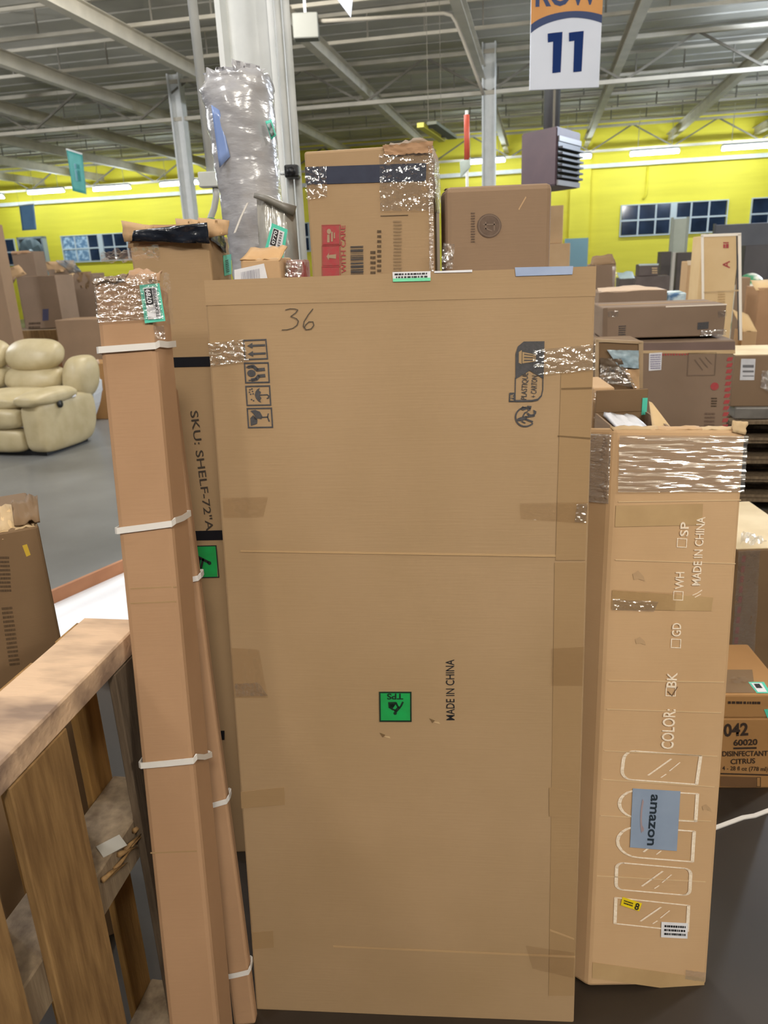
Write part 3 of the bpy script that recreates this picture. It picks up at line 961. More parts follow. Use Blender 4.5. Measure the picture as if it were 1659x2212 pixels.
# ---------------------------------------------------------------- beige reclining sofa
def sofa():
    o0 = atz(105, 990)
    root = empty('recliner_sofa', (o0.x, o0.y, 0), R(-17))
    tag(root, 'beige leather reclining sofa on the grey floor at left', 'sofa')
    def cush(name, lo, hi, bv, sag=0.0, seed=0, mat=SOFA, parent=root, taper=None):
        bm = bmesh.new()
        bm_box(bm, lo, hi)
        bmesh.ops.subdivide_edges(bm, edges=bm.edges[:], cuts=3, use_grid_fill=True)
        c = (Vector(lo) + Vector(hi)) / 2
        hs = (Vector(hi) - Vector(lo)) / 2
        for v in bm.verts:
            q = Vector([(v.co[i] - c[i]) / hs[i] for i in range(3)])
            for i in range(3):
                j, k = (i + 1) % 3, (i + 2) % 3
                v.co[i] = c[i] + q[i] * (hs[i] - bv * 0.34 * (q[j] ** 6 + q[k] ** 6))
            if taper:
                v.co = taper(v.co)
            v.co += noise.noise_vector(v.co * 4 + Vector((seed, 0, 0))) * sag
        o = from_bm(name, bm, mat, parent, True)
        m = o.modifiers.new('s', 'SUBSURF'); m.levels = 2; m.render_levels = 2
        return o
    # side panel of the arm; its lower back corner is cut away
    def side(co):
        k = max(0.0, (0.22 - co.z) / 0.22)
        if co.y > 0.45:
            co.y -= k * 0.12
        return co
    cush('arm_panel', (-0.27, 0.0, 0.02), (0.0, 0.86, 0.53), 0.03, 0.004, 1, taper=side)
    cush('arm_pad', (-0.30, -0.05, 0.46), (0.02, 0.62, 0.62), 0.07, 0.008, 2)
    cush('back_wing', (-0.28, 0.60, 0.44), (0.0, 0.98, 0.86), 0.08, 0.006, 3, taper=lambda co: Vector((co.x, co.y + (co.z - 0.44) * 0.22, co.z)))
    for k in range(2):
        x1 = -0.27 - 0.66 * k
        x0 = x1 - 0.65
        cush('footrest', (x0, -0.04, 0.26), (x1, 0.22, 0.47), 0.05, 0.006, 4 + k)
        cush('kick_panel', (x0, -0.02, 0.03), (x1, 0.2, 0.27), 0.04, 0.004, 6 + k)
        cush('seat_cushion', (x0, 0.0, 0.42), (x1, 0.68, 0.60), 0.07, 0.01, 8 + k)
        lean_ = lambda co: Vector((co.x, co.y + (co.z - 0.55) * 0.35, co.z))
        cush('back_cushion', (x0 + 0.0, 0.52, 0.53), (x1, 0.82, 0.78), 0.08, 0.012, 10 + k, taper=lean_)
        cush('headrest_cushion', (x0 + 0.01, 0.48, 0.72), (x1 - 0.01, 0.80, 1.04), 0.11, 0.014, 12 + k, taper=lean_)
    lv = tube('recline_lever', [(0.0, 0.28, 0.47), (0.014, 0.28, 0.47)], 0.036, DARK, root, 14)
    tube('lever_pull', [(0.012, 0.265, 0.47), (0.024, 0.265, 0.47)], 0.014, M('lever_grey', '3a3a3c', rough=0.4), lv)
    box('care_tag', (0.0, 0.47, 0.5), (0.006, 0.53, 0.52), WHT, root)
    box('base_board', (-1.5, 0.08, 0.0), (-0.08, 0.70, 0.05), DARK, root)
sofa()

# tray with white ribbed sheet on the floor
def tray():
    a, b2 = atz(-20, 1330, 0.10), atz(292, 1196, 0.10)
    d = (b2 - a); d.z = 0
    L = d.length
    yaw = math.atan2(d.y, d.x)
    root = empty('white_tray', (a.x, a.y, 0), yaw)
    tag(root, 'low tan tray holding a white ribbed sheet beyond the pallet', 'tray')
    dp = 1.45
    box('back_board', (0, -0.02, 0), (L, 0.0, 0.10), TANW, root)
    box('end_board', (0, -dp, 0), (0.02, -0.02, 0.08), TANW, root)
    box('end_board', (L - 0.02, -dp, 0), (L, -0.02, 0.08), TANW, root)
    box('front_board', (0, -dp - 0.02, 0), (L, -dp, 0.08), TANW, root)
    box('bottom_board', (0.02, -dp, 0), (L - 0.02, -0.02, 0.01), TANW, root)
    bm = bmesh.new()
    n_ = 60
    vs = []
    for i in range(n_ + 1):
        y = -0.022 - (dp - 0.04) * i / n_
        z = 0.03 + 0.006 * math.sin(i * 0.9)
        vs.append((bm.verts.new((0.02, y, z)), bm.verts.new((L - 0.02, y, z))))
    for p, q in zip(vs, vs[1:]):
        bm.faces.new((p[0], p[1], q[1], q[0]))
    from_bm('ribbed_sheet', bm, M('ribbed_white', 'eef1f8', rough=0.4), root, True)
tray()

# ---------------------------------------------------------------- behind the big carton: wrapped roll, bags, cartons
def wrapped_roll():
    Y = 2.35
    mids = [(510, 165, 70), (514, 215, 77), (521, 260, 73), (528, 320, 71), (536, 380, 68), (545, 440, 66), (553, 500, 64), (561, 560, 62), (568, 620, 60)]
    base = at(602, 900, Y)
    base.z = 0
    root = empty('wrapped_roll', base)
    tag(root, 'tall mattress-like roll in crinkled clear plastic in front of the white column', 'roll')
    pts, rad = [], []
    for x, y, hw in mids:
        p = at(x, y, Y)
        pts.append(p); rad.append(hw / FPX * (p - CAM).dot(_f))
    d = (pts[-1] - pts[-2])
    last = pts[-1]
    for k in range(1, 5):
        q = last + (base - last) * (k / 4)
        pts.append(q); rad.append(rad[8])
    # resample
    P2, R2 = [], []
    for i in range(len(pts) - 1):
        for k in range(6):
            t = k / 6
            P2.append(pts[i].lerp(pts[i + 1], t)); R2.append(rad[i] * (1 - t) + rad[i + 1] * t)
    P2.append(pts[-1]); R2.append(rad[-1])
    N = 40
    bm = bmesh.new()
    rings = []
    for i, (p, r0) in enumerate(zip(P2, R2)):
        ring = []
        for k in range(N):
            a = 2 * math.pi * k / N
            v = Vector((math.cos(a), math.sin(a), 0))
            q = p + v * r0
            nz_ = noise.noise(Vector((q.x * 14, q.y * 14, q.z * 20))) + 0.6 * noise.noise(Vector((q.x * 40, q.y * 40, q.z * 50)))
            amp = 0.006 + (0.010 if i < 5 else 0)
            ring.append(bm.verts.new(q - base + v * nz_ * amp + Vector((0, 0, noise.noise(Vector((a * 3, i, 2))) * (0.03 if i == 0 else 0.0)))))
        rings.append(ring)
    for a, b_ in zip(rings, rings[1:]):
        for k in range(N):
            bm.faces.new((a[k], a[(k + 1) % N], b_[(k + 1) % N], b_[k]))
    bm.faces.new(rings[-1])
    c = bm.verts.new(P2[0] - base + Vector((0, 0, -0.01)))
    for k in range(N):
        bm.faces.new((c, rings[0][k], rings[0][(k + 1) % N]))
    from_bm('plastic_cover', bm, POLY, root, True)
    # crumpled ruffle of the bag mouth on top
    t = P2[0] - base
    for k in range(9):
        a = k * 0.7 + 0.3
        s = Vector((math.cos(a), math.sin(a) * 0.6, 0)) * R2[0] * (0.55 + 0.3 * (k % 2))
        w_ = Vector((-math.sin(a), math.cos(a), 0)) * 0.04
        h_ = 0.012 + 0.018 * ((k * 37) % 5) / 4
        free_sheet('bag_ruffle', [t + s - w_ + Vector((0, 0, h_)), t + s + w_ + Vector((0.0, 0, h_ * 0.6)), t + s * 0.9 + w_ - Vector((0, 0, 0.03)), t + s * 0.9 - w_ - Vector((0, 0, 0.03))], 6, 4, 0.02, POLY, root, k, 0.001)
    # labels on the roll
    def curved_label(name, mat, quad, dy, nx=6):
        P = [at(x, y, Y - dy) - base for x, y in quad]
        return free_sheet(name, P, 4, 6, 0.002, mat, root, 3, 0.001)
    curved_label('blue_label', M('label_blue_film', '8fa6d8', '7b93c8', rough=0.25, scale=8), [(456, 226), (474, 238), (497, 338), (474, 362)], 0.088)
    tl = curved_label('sticker', TEAL, [(573, 262), (586, 258), (597, 292), (586, 302)], 0.088)
    P = [at(x, y, Y - 0.091) - base for x, y in ((576, 268), (585, 265), (593, 290), (586, 296))]
    free_sheet('label_panel', P, 3, 3, 0.001, M('label_print_grey', '9fb0b0', '3c4646', rough=0.5, scale=90), tl, 1, 0.001)
    return root, base
wr, wr_base = wrapped_roll()

# clear bag with folded contents leaning in front of the roll
def clear_bag():
    Y = 2.02
    quad = [(548, 422), (634, 450), (628, 640), (500, 640)]
    P = [at(x, y, Y) for x, y in quad]
    c = Vector((P[2].x * 0.5 + P[3].x * 0.5, Y, 0))
    root = empty('wrapped_bundle', c)
    tag(root, 'clear bagged bundle with a teal 0770 sticker in front of the tall roll', 'bundle')
    L = [p - c for p in P]
    # full height bag: extend down to the floor behind the cartons
    L[2] = Vector((L[2].x + 0.02, L[2].y, 0.0)); L[3] = Vector((L[3].x, L[3].y, 0.0))
    th = 0.10
    nx, nz = 14, 60
    vs, fs = [], []
    for side_ in (0, 1):
        for j in range(nz + 1):
            for i in range(nx + 1):
                s, t = i / nx, j / nz
                p = L[0].lerp(L[1], s).lerp(L[3].lerp(L[2], s), t)
                bulge = th * 0.5 * math.sin(math.pi * s) ** 0.5 if 0 < s < 1 else 0
                bulge *= min(1, t * 8 + 0.15)
                nn = noise.noise(Vector((s * 6, t * 30, side_))) * 0.012 + noise.noise(Vector((s * 15, t * 70, side_ + 3))) * 0.006
                vs.append(p + Vector((0, (1 if side_ else -1) * bulge + nn + th * 0.5, 0)))
    for side_ in (0, 1):
        o_ = side_ * (nx + 1) * (nz + 1)
        for j in range(nz):
            for i in range(nx):
                a = o_ + j * (nx + 1) + i
                f = (a, a + 1, a + nx + 2, a + nx + 1)
                fs.append(f if side_ == 0 else f[::-1])
    mesh('bag', vs, fs, M('clear_bag_grey', 'a9a6a0', '8c8a86', rough=0.18, scale=9, bump=0.5, bscale=22, coat=0.6), root, True)
    tube('rolled_hem', [at(x, y, Y - 0.0) - c + Vector((0, 0.03, 0)) for x, y in ((545, 420), (575, 428), (605, 442), (634, 455))], [0.006, 0.009, 0.010, 0.014], M('hem_grey', '7d7a74', rough=0.4), root)
    ribbon('white_tie', [at(x, y, Y - 0.03) - c for x, y in ((535, 438), (520, 470), (507, 503))], (1, 0, 0.3), 0.006, 0.003, STRAP, root)
    b = Box()
    b.o = root; b.w = 0; b.h = 0
    b.M = Matrix.Translation(c + Vector((0, -0.016, 0))); b.Mi = Matrix.Translation(c).inverted()
    q = [(588, 482), (622, 496), (612, 560), (570, 548)]
    st = patch(b, 'sticker', TEAL, q, off=0.006)
    patch(b, 'label_panel', WHT, quad_in(q, 0.16, 0.12, 0.84, 0.9), off=0.008, parent=st)
    patch(b, 'black_panel', BLK, quad_in(q, 0.2, 0.14, 0.5, 0.66), off=0.0095, parent=st)
    a = quad_in(q, 0.27, 0.18, 0.44, 0.62)
    text_px(b, '0770', a[2], a[1], a[3], WHT, off=0.011, bold=0.02, parent=st)
    a = quad_in(q, 0.6, 0.15, 0.75, 0.8)
    fine_print(b, (a[0], a[1], a[3]), 8, 3, parent=st, off=0.0105)
clear_bag()

# shelf carton with black plastic on top
shelf = carton_px('carton', 'tall carton printed SKU: SHELF-72"A with black plastic on top', 'box', (277, 512), (449, 503), 1.80, 0, 0.24, K1, 0.0, seams=False, sag=0.0008)
for (y0, y1) in ((771, 793), (1147, 1168), (1580, 1600)):
    patch(shelf, 'black_band', BTAPE, [(340, y0 + 2), (485, y0 - 2), (485, y1 - 2), (340, y1 + 1)], off=0.0012)
text_px(shelf, 'SKU: SHELF-72"A', (411, 888), (446, 1147), (428, 886), M('ink_dim', '3b3128', rough=0.7), off=0.0018, bold=0.006)
gs = patch(shelf, 'sticker', GRN, [(425, 1180), (468, 1179), (470, 1246), (432, 1247)], off=0.0015)
icon(shelf, 'sticker_border', BLK, ((423, 1178), (468, 1177), (430, 1248)), frame_polys(0.05, 0.03), off=0.0024, parent=gs)
icon(shelf, 'lifting_figure', BLK, ((424, 1195), (458, 1195), (428, 1232)), [disc(0.78, 0.55, 0.12, ry=0.11)] + stroke([(0.7, 0.5), (0.4, 0.35), (0.1, 0.2)], 0.16) + stroke([(0.4, 0.35), (0.2, 0.85)], 0.14) + stroke([(0.2, 0.3), (0.05, 0.8)], 0.12), off=0.0024, parent=gs)
# open top with bag
P = [loc(shelf, 277, 512), loc(shelf, 449, 503)]
zt = shelf.h
free_sheet('open_flap', [Vector((0.0, 0.02, zt + 0.024)), Vector((shelf.w, 0.02, zt + 0.022)), Vector((shelf.w, -0.002, zt - 0.012)), Vector((-0.004, -0.002, zt - 0.022))], 16, 3, 0.006, K2, shelf.o, 6)
BAGB = M('black_plastic_bag', '0f131c', '1c212c', rough=0.2, scale=14, bump=0.7, bscale=30, spec=0.7)
free_sheet('black_plastic', [Vector((0.02, -0.022, zt + 0.012)), Vector((shelf.w + 0.006, -0.026, zt + 0.022)), Vector((shelf.w + 0.006, -0.022, zt - 0.022)), Vector((0.012, -0.020, zt - 0.010))], 24, 5, 0.007, BAGB, shelf.o, 9, 0.002)
free_sheet('black_plastic', [Vector((shelf.w + 0.006, 0.0, zt + 0.03)), Vector((shelf.w + 0.006, 0.16, zt + 0.01)), Vector((shelf.w + 0.008, 0.16, zt - 0.04)), Vector((shelf.w + 0.006, 0.0, zt - 0.012))], 10, 5, 0.006, BAGB, shelf.o, 4, 0.002)
for k, (x, a) in enumerate(((0.0, 0.03), (0.12, 0.01), (0.17, 0.015))):
    free_sheet('crumpled_edge', [Vector((x - 0.01, -0.003, zt + 0.035)), Vector((x + 0.06, -0.003, zt + 0.03 - a * 0.3)), Vector((x + 0.055, -0.01, zt - 0.004)), Vector((x - 0.008, -0.008, zt - 0.01))], 6, 3, 0.012, K3, shelf.o, 10 + k)
box('bag_tuft', (shelf.w - 0.01, 0.02, zt), (shelf.w + 0.015, 0.05, zt + 0.035), M('green_bag', '1f6a4c', '2e8a60', rough=0.3, scale=30), shelf.o, 0.008, 2)
s_t = patch(shelf, 'sticker', TEAL, [(481, 552), (498, 549), (499, 592), (484, 596)], face='right', off=0.0015)
fine_print(shelf, ((484, 562), (491, 560), (487, 590)), 7, 8, face='right', parent=s_t, off=0.003)

# small open carton with white barcode label
oc = carton_px('carton', 'small open carton with tilted barcode label behind the big flat carton', 'box', (518, 560), (603, 553), 1.72, -4, 0.16, K3, 0.0, seams=False)
free_sheet('open_flap', [Vector((0.015, 0.05, oc.h + 0.022)), Vector((oc.w + 0.01, 0.05, oc.h + 0.026)), Vector((oc.w, 0.0, oc.h - 0.002)), Vector((0.0, 0.0, oc.h - 0.002))], 8, 3, 0.006, M('flap_warm', 'd0aa7c', 'c49c6e', rough=0.7, scale=12), oc.o, 2)
q = [(507, 583), (571, 569), (581, 612), (508, 622)]
lb_ = patch(oc, 'paper_label', WHT, q, off=0.004)
a = quad_in(q, 0.22, 0.2, 0.82, 0.95)
barcode(oc, (a[0], a[1], a[3]), n=12, seed=4, parent=lb_, mat=M('ink_grey_light', '8f8f9c', rough=0.6), off=0.0055)
# red and silver wrapped packet
rp = carton_px('wrapped_packet', 'red packet in shiny clear wrap beside the small open carton', 'packet', (617, 560), (655, 562), 1.76, -4, 0.09, M('packet_red', '8f4a4a', 'b2a9a4', rough=0.3, scale=30, contrast=(0.45, 0.55)), 0.0, seams=False, sag=0.004)
patch(rp, 'clear_wrap', WRAP, [(618, 559), (655, 561), (654, 605), (619, 605)], off=0.006, grid=(14, 14), amp=0.012, seed=3)
fc2 = None

# WITH CARE carton
wc = carton_px('carton', 'large brown carton with navy band and red WITH CARE symbols', 'box', (656, 327), (934, 309), 1.97, -8, 0.24, K1, 0.0, sag=0.0008)
patch(wc, 'navy_band', NAVY, [(659, 361), (921, 352), (920, 391), (661, 399)], off=0.0016)
for y in ((487, 531), (532, 577), (577, 622)):
    k_ = icon(wc, 'red_symbol', RINK, ((697, y[0] + 1), (733, y[0]), (698, y[1] - 3)), [[(0, 0), (1, 0), (1, 1), (0, 1)]], off=0.0016)
    icon(wc, 'symbol_border', RINK, ((695, y[0] - 1), (736, y[0] - 2), (696, y[1] - 1)), frame_polys(0.03), off=0.0016)
WB = M('ink_knockout', 'a08a70', rough=0.7)
icon(wc, 'symbol_glyph', WB, ((702, 492), (728, 492), (702, 524)), [disc(0.35, 0.25, 0.18)] + stroke([(0.3, 0.5), (0.3, 0.95)], 0.2) + stroke([(0.6, 0.3), (0.6, 0.9)], 0.14) + stroke([(0.8, 0.35), (0.8, 0.7)], 0.1), off=0.0024)
icon(wc, 'symbol_glyph', WB, ((703, 538), (729, 538), (703, 570)), [[(0.1, 0.5), (0.3, 0.25), (0.3, 0.75)], [(0.3, 0.4), (0.9, 0.35), (0.9, 0.65), (0.3, 0.6)]], off=0.0024)
text_px(wc, 'WITH CARE', (748, 590), (746, 487), (738, 590), RINK, off=0.0018, bold=0.012)
barcode(wc, ((757, 532), (785, 531), (758, 598)), seed=7, horizontal=False, mat=INK, off=0.0018)
fine_print(wc, ((800, 540), (812, 540), (800, 595)), 5, 12, mat=INKB, off=0.0018)
fine_print(wc, ((815, 495), (824, 495), (815, 590)), 9, 13, mat=INKB, off=0.0018)
icon(wc, 'printed_rule', INKB, ((822, 466), (882, 464), (822, 467.4)), [[(0, 0), (1, 0), (1, 1), (0, 1)]], off=0.0018)
fine_print(wc, ((850, 475), (868, 475), (850, 590)), 16, 14, mat=M('ink_faint', '8d7558', rough=0.7), off=0.0018)
patch(wc, 'clear_tape', TAPEB, [(658, 362), (706, 358), (708, 425), (662, 432)], off=0.003, grid=(22, 26), amp=0.006, seed=5)
patch(wc, 'clear_tape', TAPEB, [(820, 335), (936, 330), (938, 455), (822, 456)], off=0.003, grid=(26, 26), amp=0.005, seed=8)
patch(wc, 'clear_tape', WRAPV, [(926, 315), (937, 315), (937, 600), (928, 600)], off=0.003, grid=(4, 60), amp=0.006, seed=2)
crumple('crumpled_flap', wc, [(828, 316), (936, 306), (936, 330), (832, 336)], K2, 'front', 4, 0.006, (18, 6))
free_sheet('torn_flap', [Vector((wc.w * 0.66, 0.06, wc.h + 0.012)), Vector((wc.w * 0.90, 0.05, wc.h + 0.022)), Vector((wc.w, 0.0, wc.h)), Vector((wc.w * 0.62, 0.0, wc.h))], 8, 3, 0.008, K5, wc.o, 5)
free_sheet('clear_wrap', [Vector((wc.w + 0.004, 0.0, wc.h - 0.03)), Vector((wc.w + 0.004, wc.d, wc.h - 0.02)), Vector((wc.w + 0.004, wc.d, wc.h - 0.14)), Vector((wc.w + 0.004, 0.0, wc.h - 0.15))], 12, 14, 0.004, WRAP, wc.o, 6, 0.0005)
# carton with stamp
st_ = carton_px('carton', 'plain brown carton with a round dark stamp right of the navy band carton', 'box', (963, 404), (1194, 394), 1.90, 0, 0.15, K4, 0.0, bevel=0.012, sag=0.0006)
GSI = M('ink_stamp', '5c4a3e', '6a5648', rough=0.7, scale=60)
icon(st_, 'round_stamp', GSI, ((1030, 462), (1083, 461), (1031, 514)), [disc(0.5, 0.5, 0.5, 26)], off=0.0014)
SIN = M('ink_stamp_inner', '7d6a5c', rough=0.7)
icon(st_, 'stamp_figure', SIN, ((1030, 462), (1083, 461), (1031, 514)), arc_polys(0.5, 0.5, 0.42, 0.45, 0, 360, 24) + stroke([(0.25, 0.45), (0.75, 0.45)], 0.05) + stroke([(0.3, 0.6), (0.6, 0.72)], 0.05) + stroke([(0.7, 0.35), (0.7, 0.7)], 0.05) + stroke([(0.35, 0.35), (0.35, 0.65)], 0.05), off=0.002)
fine_print(st_, ((1017, 458), (1026, 458), (1017, 525)), 12, 21, mat=GSI, off=0.0014)
icon(st_, 'scuff_mark', K3, ((1123, 428), (1137, 426), (1119, 455)), stroke([(0.9, 0.0), (0.1, 0.9)], 0.18), off=0.0012)
patch(st_, 'clear_wrap', WRAP, [(955, 525), (980, 528), (975, 580), (950, 582)], off=0.012, grid=(10, 14), amp=0.03, seed=12)

# pole with orange flag and white tag
pp0 = at(1009, 400, 4.2); ptp = at(1010, 248, 4.2)
pl = empty('flag_pole', (pp0.x, pp0.y, 0))
tag(pl, 'thin pole with an orange-red sleeve rising behind the stamped carton', 'pole')
z0_, z1_ = at(1010, 345, 4.2).z, ptp.z
tube('pole', [Vector((0, 0, 0)), Vector((0, 0, z1_ + 0.02))], 0.008, STEELW, pl)
tube('orange_sleeve', [Vector((0, 0, z0_)), Vector((0, 0, z1_))], 0.014, M('sleeve_orange', 'd8604a', rough=0.5), pl)
tg = [at(x, y, 4.19) - Vector((pp0.x, pp0.y, 0)) for x, y in ((993, 350), (1017, 340), (1016, 362), (995, 385))]
free_sheet('white_tag', tg, 4, 4, 0.006, M('tag_white', 'cfe0dc', rough=0.5), pl, 2, 0.002)
box('pole_foot', (-0.12, -0.12, 0), (0.12, 0.12, 0.03), DARK, pl, 0.01)

# ---------------------------------------------------------------- right-hand stacks
rg = 'cartons stacked behind the mirror carton on the right'
dbx = carton_px('carton', 'big brown carton with red striped edge and printed glass symbol', 'box', (1296, 742), (1588, 738), 3.6, -9, 0.55, K6, 0.0, sag=0.001)
patch(dbx, 'lid_edge', KE, [(1388, 757), (1588, 756), (1588, 764), (1388, 763)], off=0.002)
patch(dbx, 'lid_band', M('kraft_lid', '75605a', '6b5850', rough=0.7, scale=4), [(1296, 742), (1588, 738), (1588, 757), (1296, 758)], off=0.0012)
icon(dbx, 'red_stripe_line', RINK, ((1430, 764), (1490, 763), (1430, 768)), [[(i / 10, 0), (i / 10 + 0.06, 0), (i / 10 + 0.06, 1), (i / 10, 1)] for i in range(10)], off=0.002)
for i in range(13):
    y = 772 + i * 13.2
    x = 1571 - i * 1.0
    icon(dbx, 'red_stripe', RINK, ((x, y), (x + 13, y - 1), (x - 2, y + 8)), [[(0.1, 0), (1, 0), (0.9, 1), (0, 1)]], off=0.002)
icon(dbx, 'glass_symbol', M('ink_olive', '6c5a4c', rough=0.7), ((1486, 762), (1548, 761), (1483, 812)), frame_polys(0.035) + frame_polys(0.0) + stroke([(0.25, 0.3), (0.55, 0.75)], 0.04) + stroke([(0.42, 0.22), (0.72, 0.65)], 0.04) + stroke([(0.62, 0.2), (0.85, 0.5)], 0.03), off=0.002)
icon(dbx, 'red_dot', RINK, ((1535, 826), (1553, 826), (1534, 843)), [disc(0.5, 0.5, 0.5)], off=0.002)
fine_print(dbx, ((1536, 858), (1549, 858), (1535, 880)), 4, 3, mat=INKB, off=0.002)
fine_print(dbx, ((1522, 890), (1545, 890), (1519, 930)), 5, 9, mat=M('ink_faint2', '6f5a4c', rough=0.7), off=0.002)
lb_ = patch(dbx, 'paper_label', WHT, [(1402, 763), (1430, 761), (1428, 799), (1401, 801)], off=0.003)
fine_print(dbx, ((1404, 765), (1427, 764), (1404, 798)), 7, 31, parent=lb_, mat=M('ink_violet', '8a86a8', rough=0.6), off=0.0045)

cbx = carton_px('carton', 'wide brown carton with dark marks lying on the red striped carton', 'box', (1303, 665), (1570, 657), 3.68, -9, 0.40, K6, dbx.top + 0.012)
patch(cbx, 'side_dark_tape', M('kraft_tape_dark', '76614f', rough=0.6), [(1303, 666), (1312, 665), (1312, 728), (1303, 729)], off=0.0015)  # darker strip down the left edge
icon(cbx, 'dark_mark', INK, ((1507, 697), (1531, 695), (1506, 712)), [[(0, 0), (1, 0), (1, 1), (0, 1)]], off=0.002)
fine_print(cbx, ((1336, 703), (1352, 702), (1335, 730)), 6, 41, mat=INK, off=0.002)
for q in ([(1312, 672), (1336, 671), (1334, 684), (1314, 685)], [(1550, 672), (1569, 671), (1569, 684), (1551, 686)]):
    patch(cbx, 'clear_tape', TAPEB, q, off=0.002, grid=(8, 6), amp=0.006, seed=q[0][0])
patch(cbx, 'clear_tape', WRAP, [(1514, 712), (1567, 710), (1567, 724), (1512, 726)], off=0.003, grid=(14, 8), amp=0.008, seed=4)
patch(cbx, 'pale_top_edge', M('edge_pale', 'e9ddd0', rough=0.6), [(1438, 661), (1570, 656), (1570, 659), (1438, 664)], off=0.002)

bbx = carton_px('carton', 'tall brown carton with open pale rim behind the wide carton', 'box', (1294, 631), (1442, 629), 4.35, -9, 0.35, K6, 0.0)
free_sheet('open_flap', [Vector((0.02, 0.25, bbx.h + 0.012)), Vector((bbx.w * 0.7, 0.25, bbx.h + 0.02)), Vector((bbx.w * 0.98, 0, bbx.h)), Vector((0, 0, bbx.h))], 8, 3, 0.01, M('flap_pale', 'cdb49c', rough=0.6), bbx.o, 3)
wgp = carton_px('wrapped_parcel', 'small blue and white wrapped parcel right of the pale rimmed carton', 'parcel', (1444, 632), (1482, 640), 4.5, -9, 0.2, M('parcel_white', 'cfe2ea', '5a7fa8', rough=0.25, scale=12, contrast=(0.45, 0.6)), 0.0, sag=0.01, seams=False)
abx = carton_px('carton', 'brown carton with a dark raised flap just right of the stamped carton', 'box', (1284, 572), (1331, 571), 4.9, -9, 0.40, K6, 0.0)
free_sheet('raised_flap', [Vector((0.0, 0.12, abx.h + 0.05)), Vector((abx.w * 0.9, 0.10, abx.h + 0.06)), Vector((abx.w, 0, abx.h)), Vector((-0.03, 0, abx.h))], 5, 3, 0.012, K5, abx.o, 3)
patch(abx, 'clear_tape', TAPEB, [(1322, 575), (1332, 575), (1332, 655), (1324, 655)], off=0.003, grid=(4, 24), amp=0.01, seed=4)
# display stand with clear front
eY = 3.05
ex = carton_px('carton', 'brown framed display carton with crumpled clear plastic inside', 'box', (1290, 740), (1389, 741), eY, -6, 0.22, K5, 0.0, seams=False)
FRM = M('kraft_frame', 'b79f80', 'a58c6c', rough=0.6, scale=5)
patch(ex, 'frame_edge', FRM, [(1287, 732), (1389, 737), (1389, 743), (1287, 738)], off=0.006, thick=0.012)
patch(ex, 'frame_edge', FRM, [(1286, 735), (1293, 735), (1293, 838), (1286, 838)], off=0.006, thick=0.012)
patch(ex, 'frame_edge', FRM, [(1379, 740), (1389, 741), (1388, 838), (1380, 838)], off=0.006, thick=0.012)
patch(ex, 'pale_bag', M('bag_pale_blue', 'b9ccd6', '8fa6b4', rough=0.25, scale=20, bump=0.5, bscale=24), [(1310, 755), (1378, 756), (1378, 795), (1335, 792)], off=0.004, grid=(10, 8), amp=0.02, seed=3)
patch(ex, 'grey_bag', M('bag_grey', '6e5f50', '57493c', rough=0.3, scale=12, bump=0.4, bscale=20), [(1295, 772), (1340, 774), (1350, 797), (1295, 798)], off=0.006, grid=(10, 6), amp=0.02, seed=5)
patch(ex, 'clear_wrap', WRAP, [(1294, 790), (1350, 792), (1372, 836), (1294, 822)], off=0.01, grid=(14, 10), amp=0.03, seed=7)
patch(ex, 'kraft_flap', K3, [(1346, 797), (1379, 796), (1379, 838), (1366, 838)], off=0.008, grid=(6, 6), amp=0.02, seed=9)
fx = carton_px('carton', 'tape covered brown carton wedged beside the big flat carton', 'box', (1282, 838), (1328, 838), 2.5, -4, 0.24, K3, 0.0, seams=False)
patch(fx, 'clear_tape', WRAP, [(1282, 842), (1330, 842), (1326, 950), (1280, 950)], off=0.004, grid=(14, 26), amp=0.016, seed=17)
# open carton
def open_carton():
    Y = 2.15
    tl, tr = at(1330, 930, Y), at(1452, 928, Y)
    wd = (tr - tl).x
    h = tl.z
    zb = at(1335, 842, Y + 0.26).z
    root = empty('open_carton', (tl.x, tl.y, 0), R(-3))
    tag(root, 'open brown carton with a raised back flap and white papers inside', 'box')
    t = 0.006
    box('front_wall', (0, 0, 0), (wd, t, h), K4, root)
    box('left_wall', (0, t, 0), (t, 0.26, h), K4, root)
    box('right_wall', (wd - t, t, 0), (wd, 0.26, h), K4, root)
    box('back_wall', (0, 0.26, 0), (wd, 0.26 + t, h), K5, root)
    box('raised_flap', (0.0, 0.262, h), (wd, 0.268, zb), K5, root, 0.002)
    box('inner_floor', (t, t, h - 0.10), (wd - t, 0.26, h - 0.094), K5, root)
    free_sheet('white_papers', [Vector((0.02, 0.23, h + 0.01)), Vector((wd * 0.72, 0.22, h - 0.005)), Vector((wd * 0.75, 0.03, h - 0.02)), Vector((0.02, 0.03, h + 0.0))], 10, 5, 0.01, WHT, root, 3, 0.012)
    free_sheet('pale_flap', [Vector((wd - 0.015, 0.2, h + 0.045)), Vector((wd - 0.012, 0.18, h + 0.045)), Vector((wd + 0.02, 0.0, h - 0.03)), Vector((wd - 0.055, 0.0, h - 0.03))], 4, 4, 0.002, K7, root, 3)
    s = box('sticker', (wd - 0.018, 0.258, h - 0.01), (wd - 0.002, 0.26, h + 0.045), TEAL, root)
open_carton()

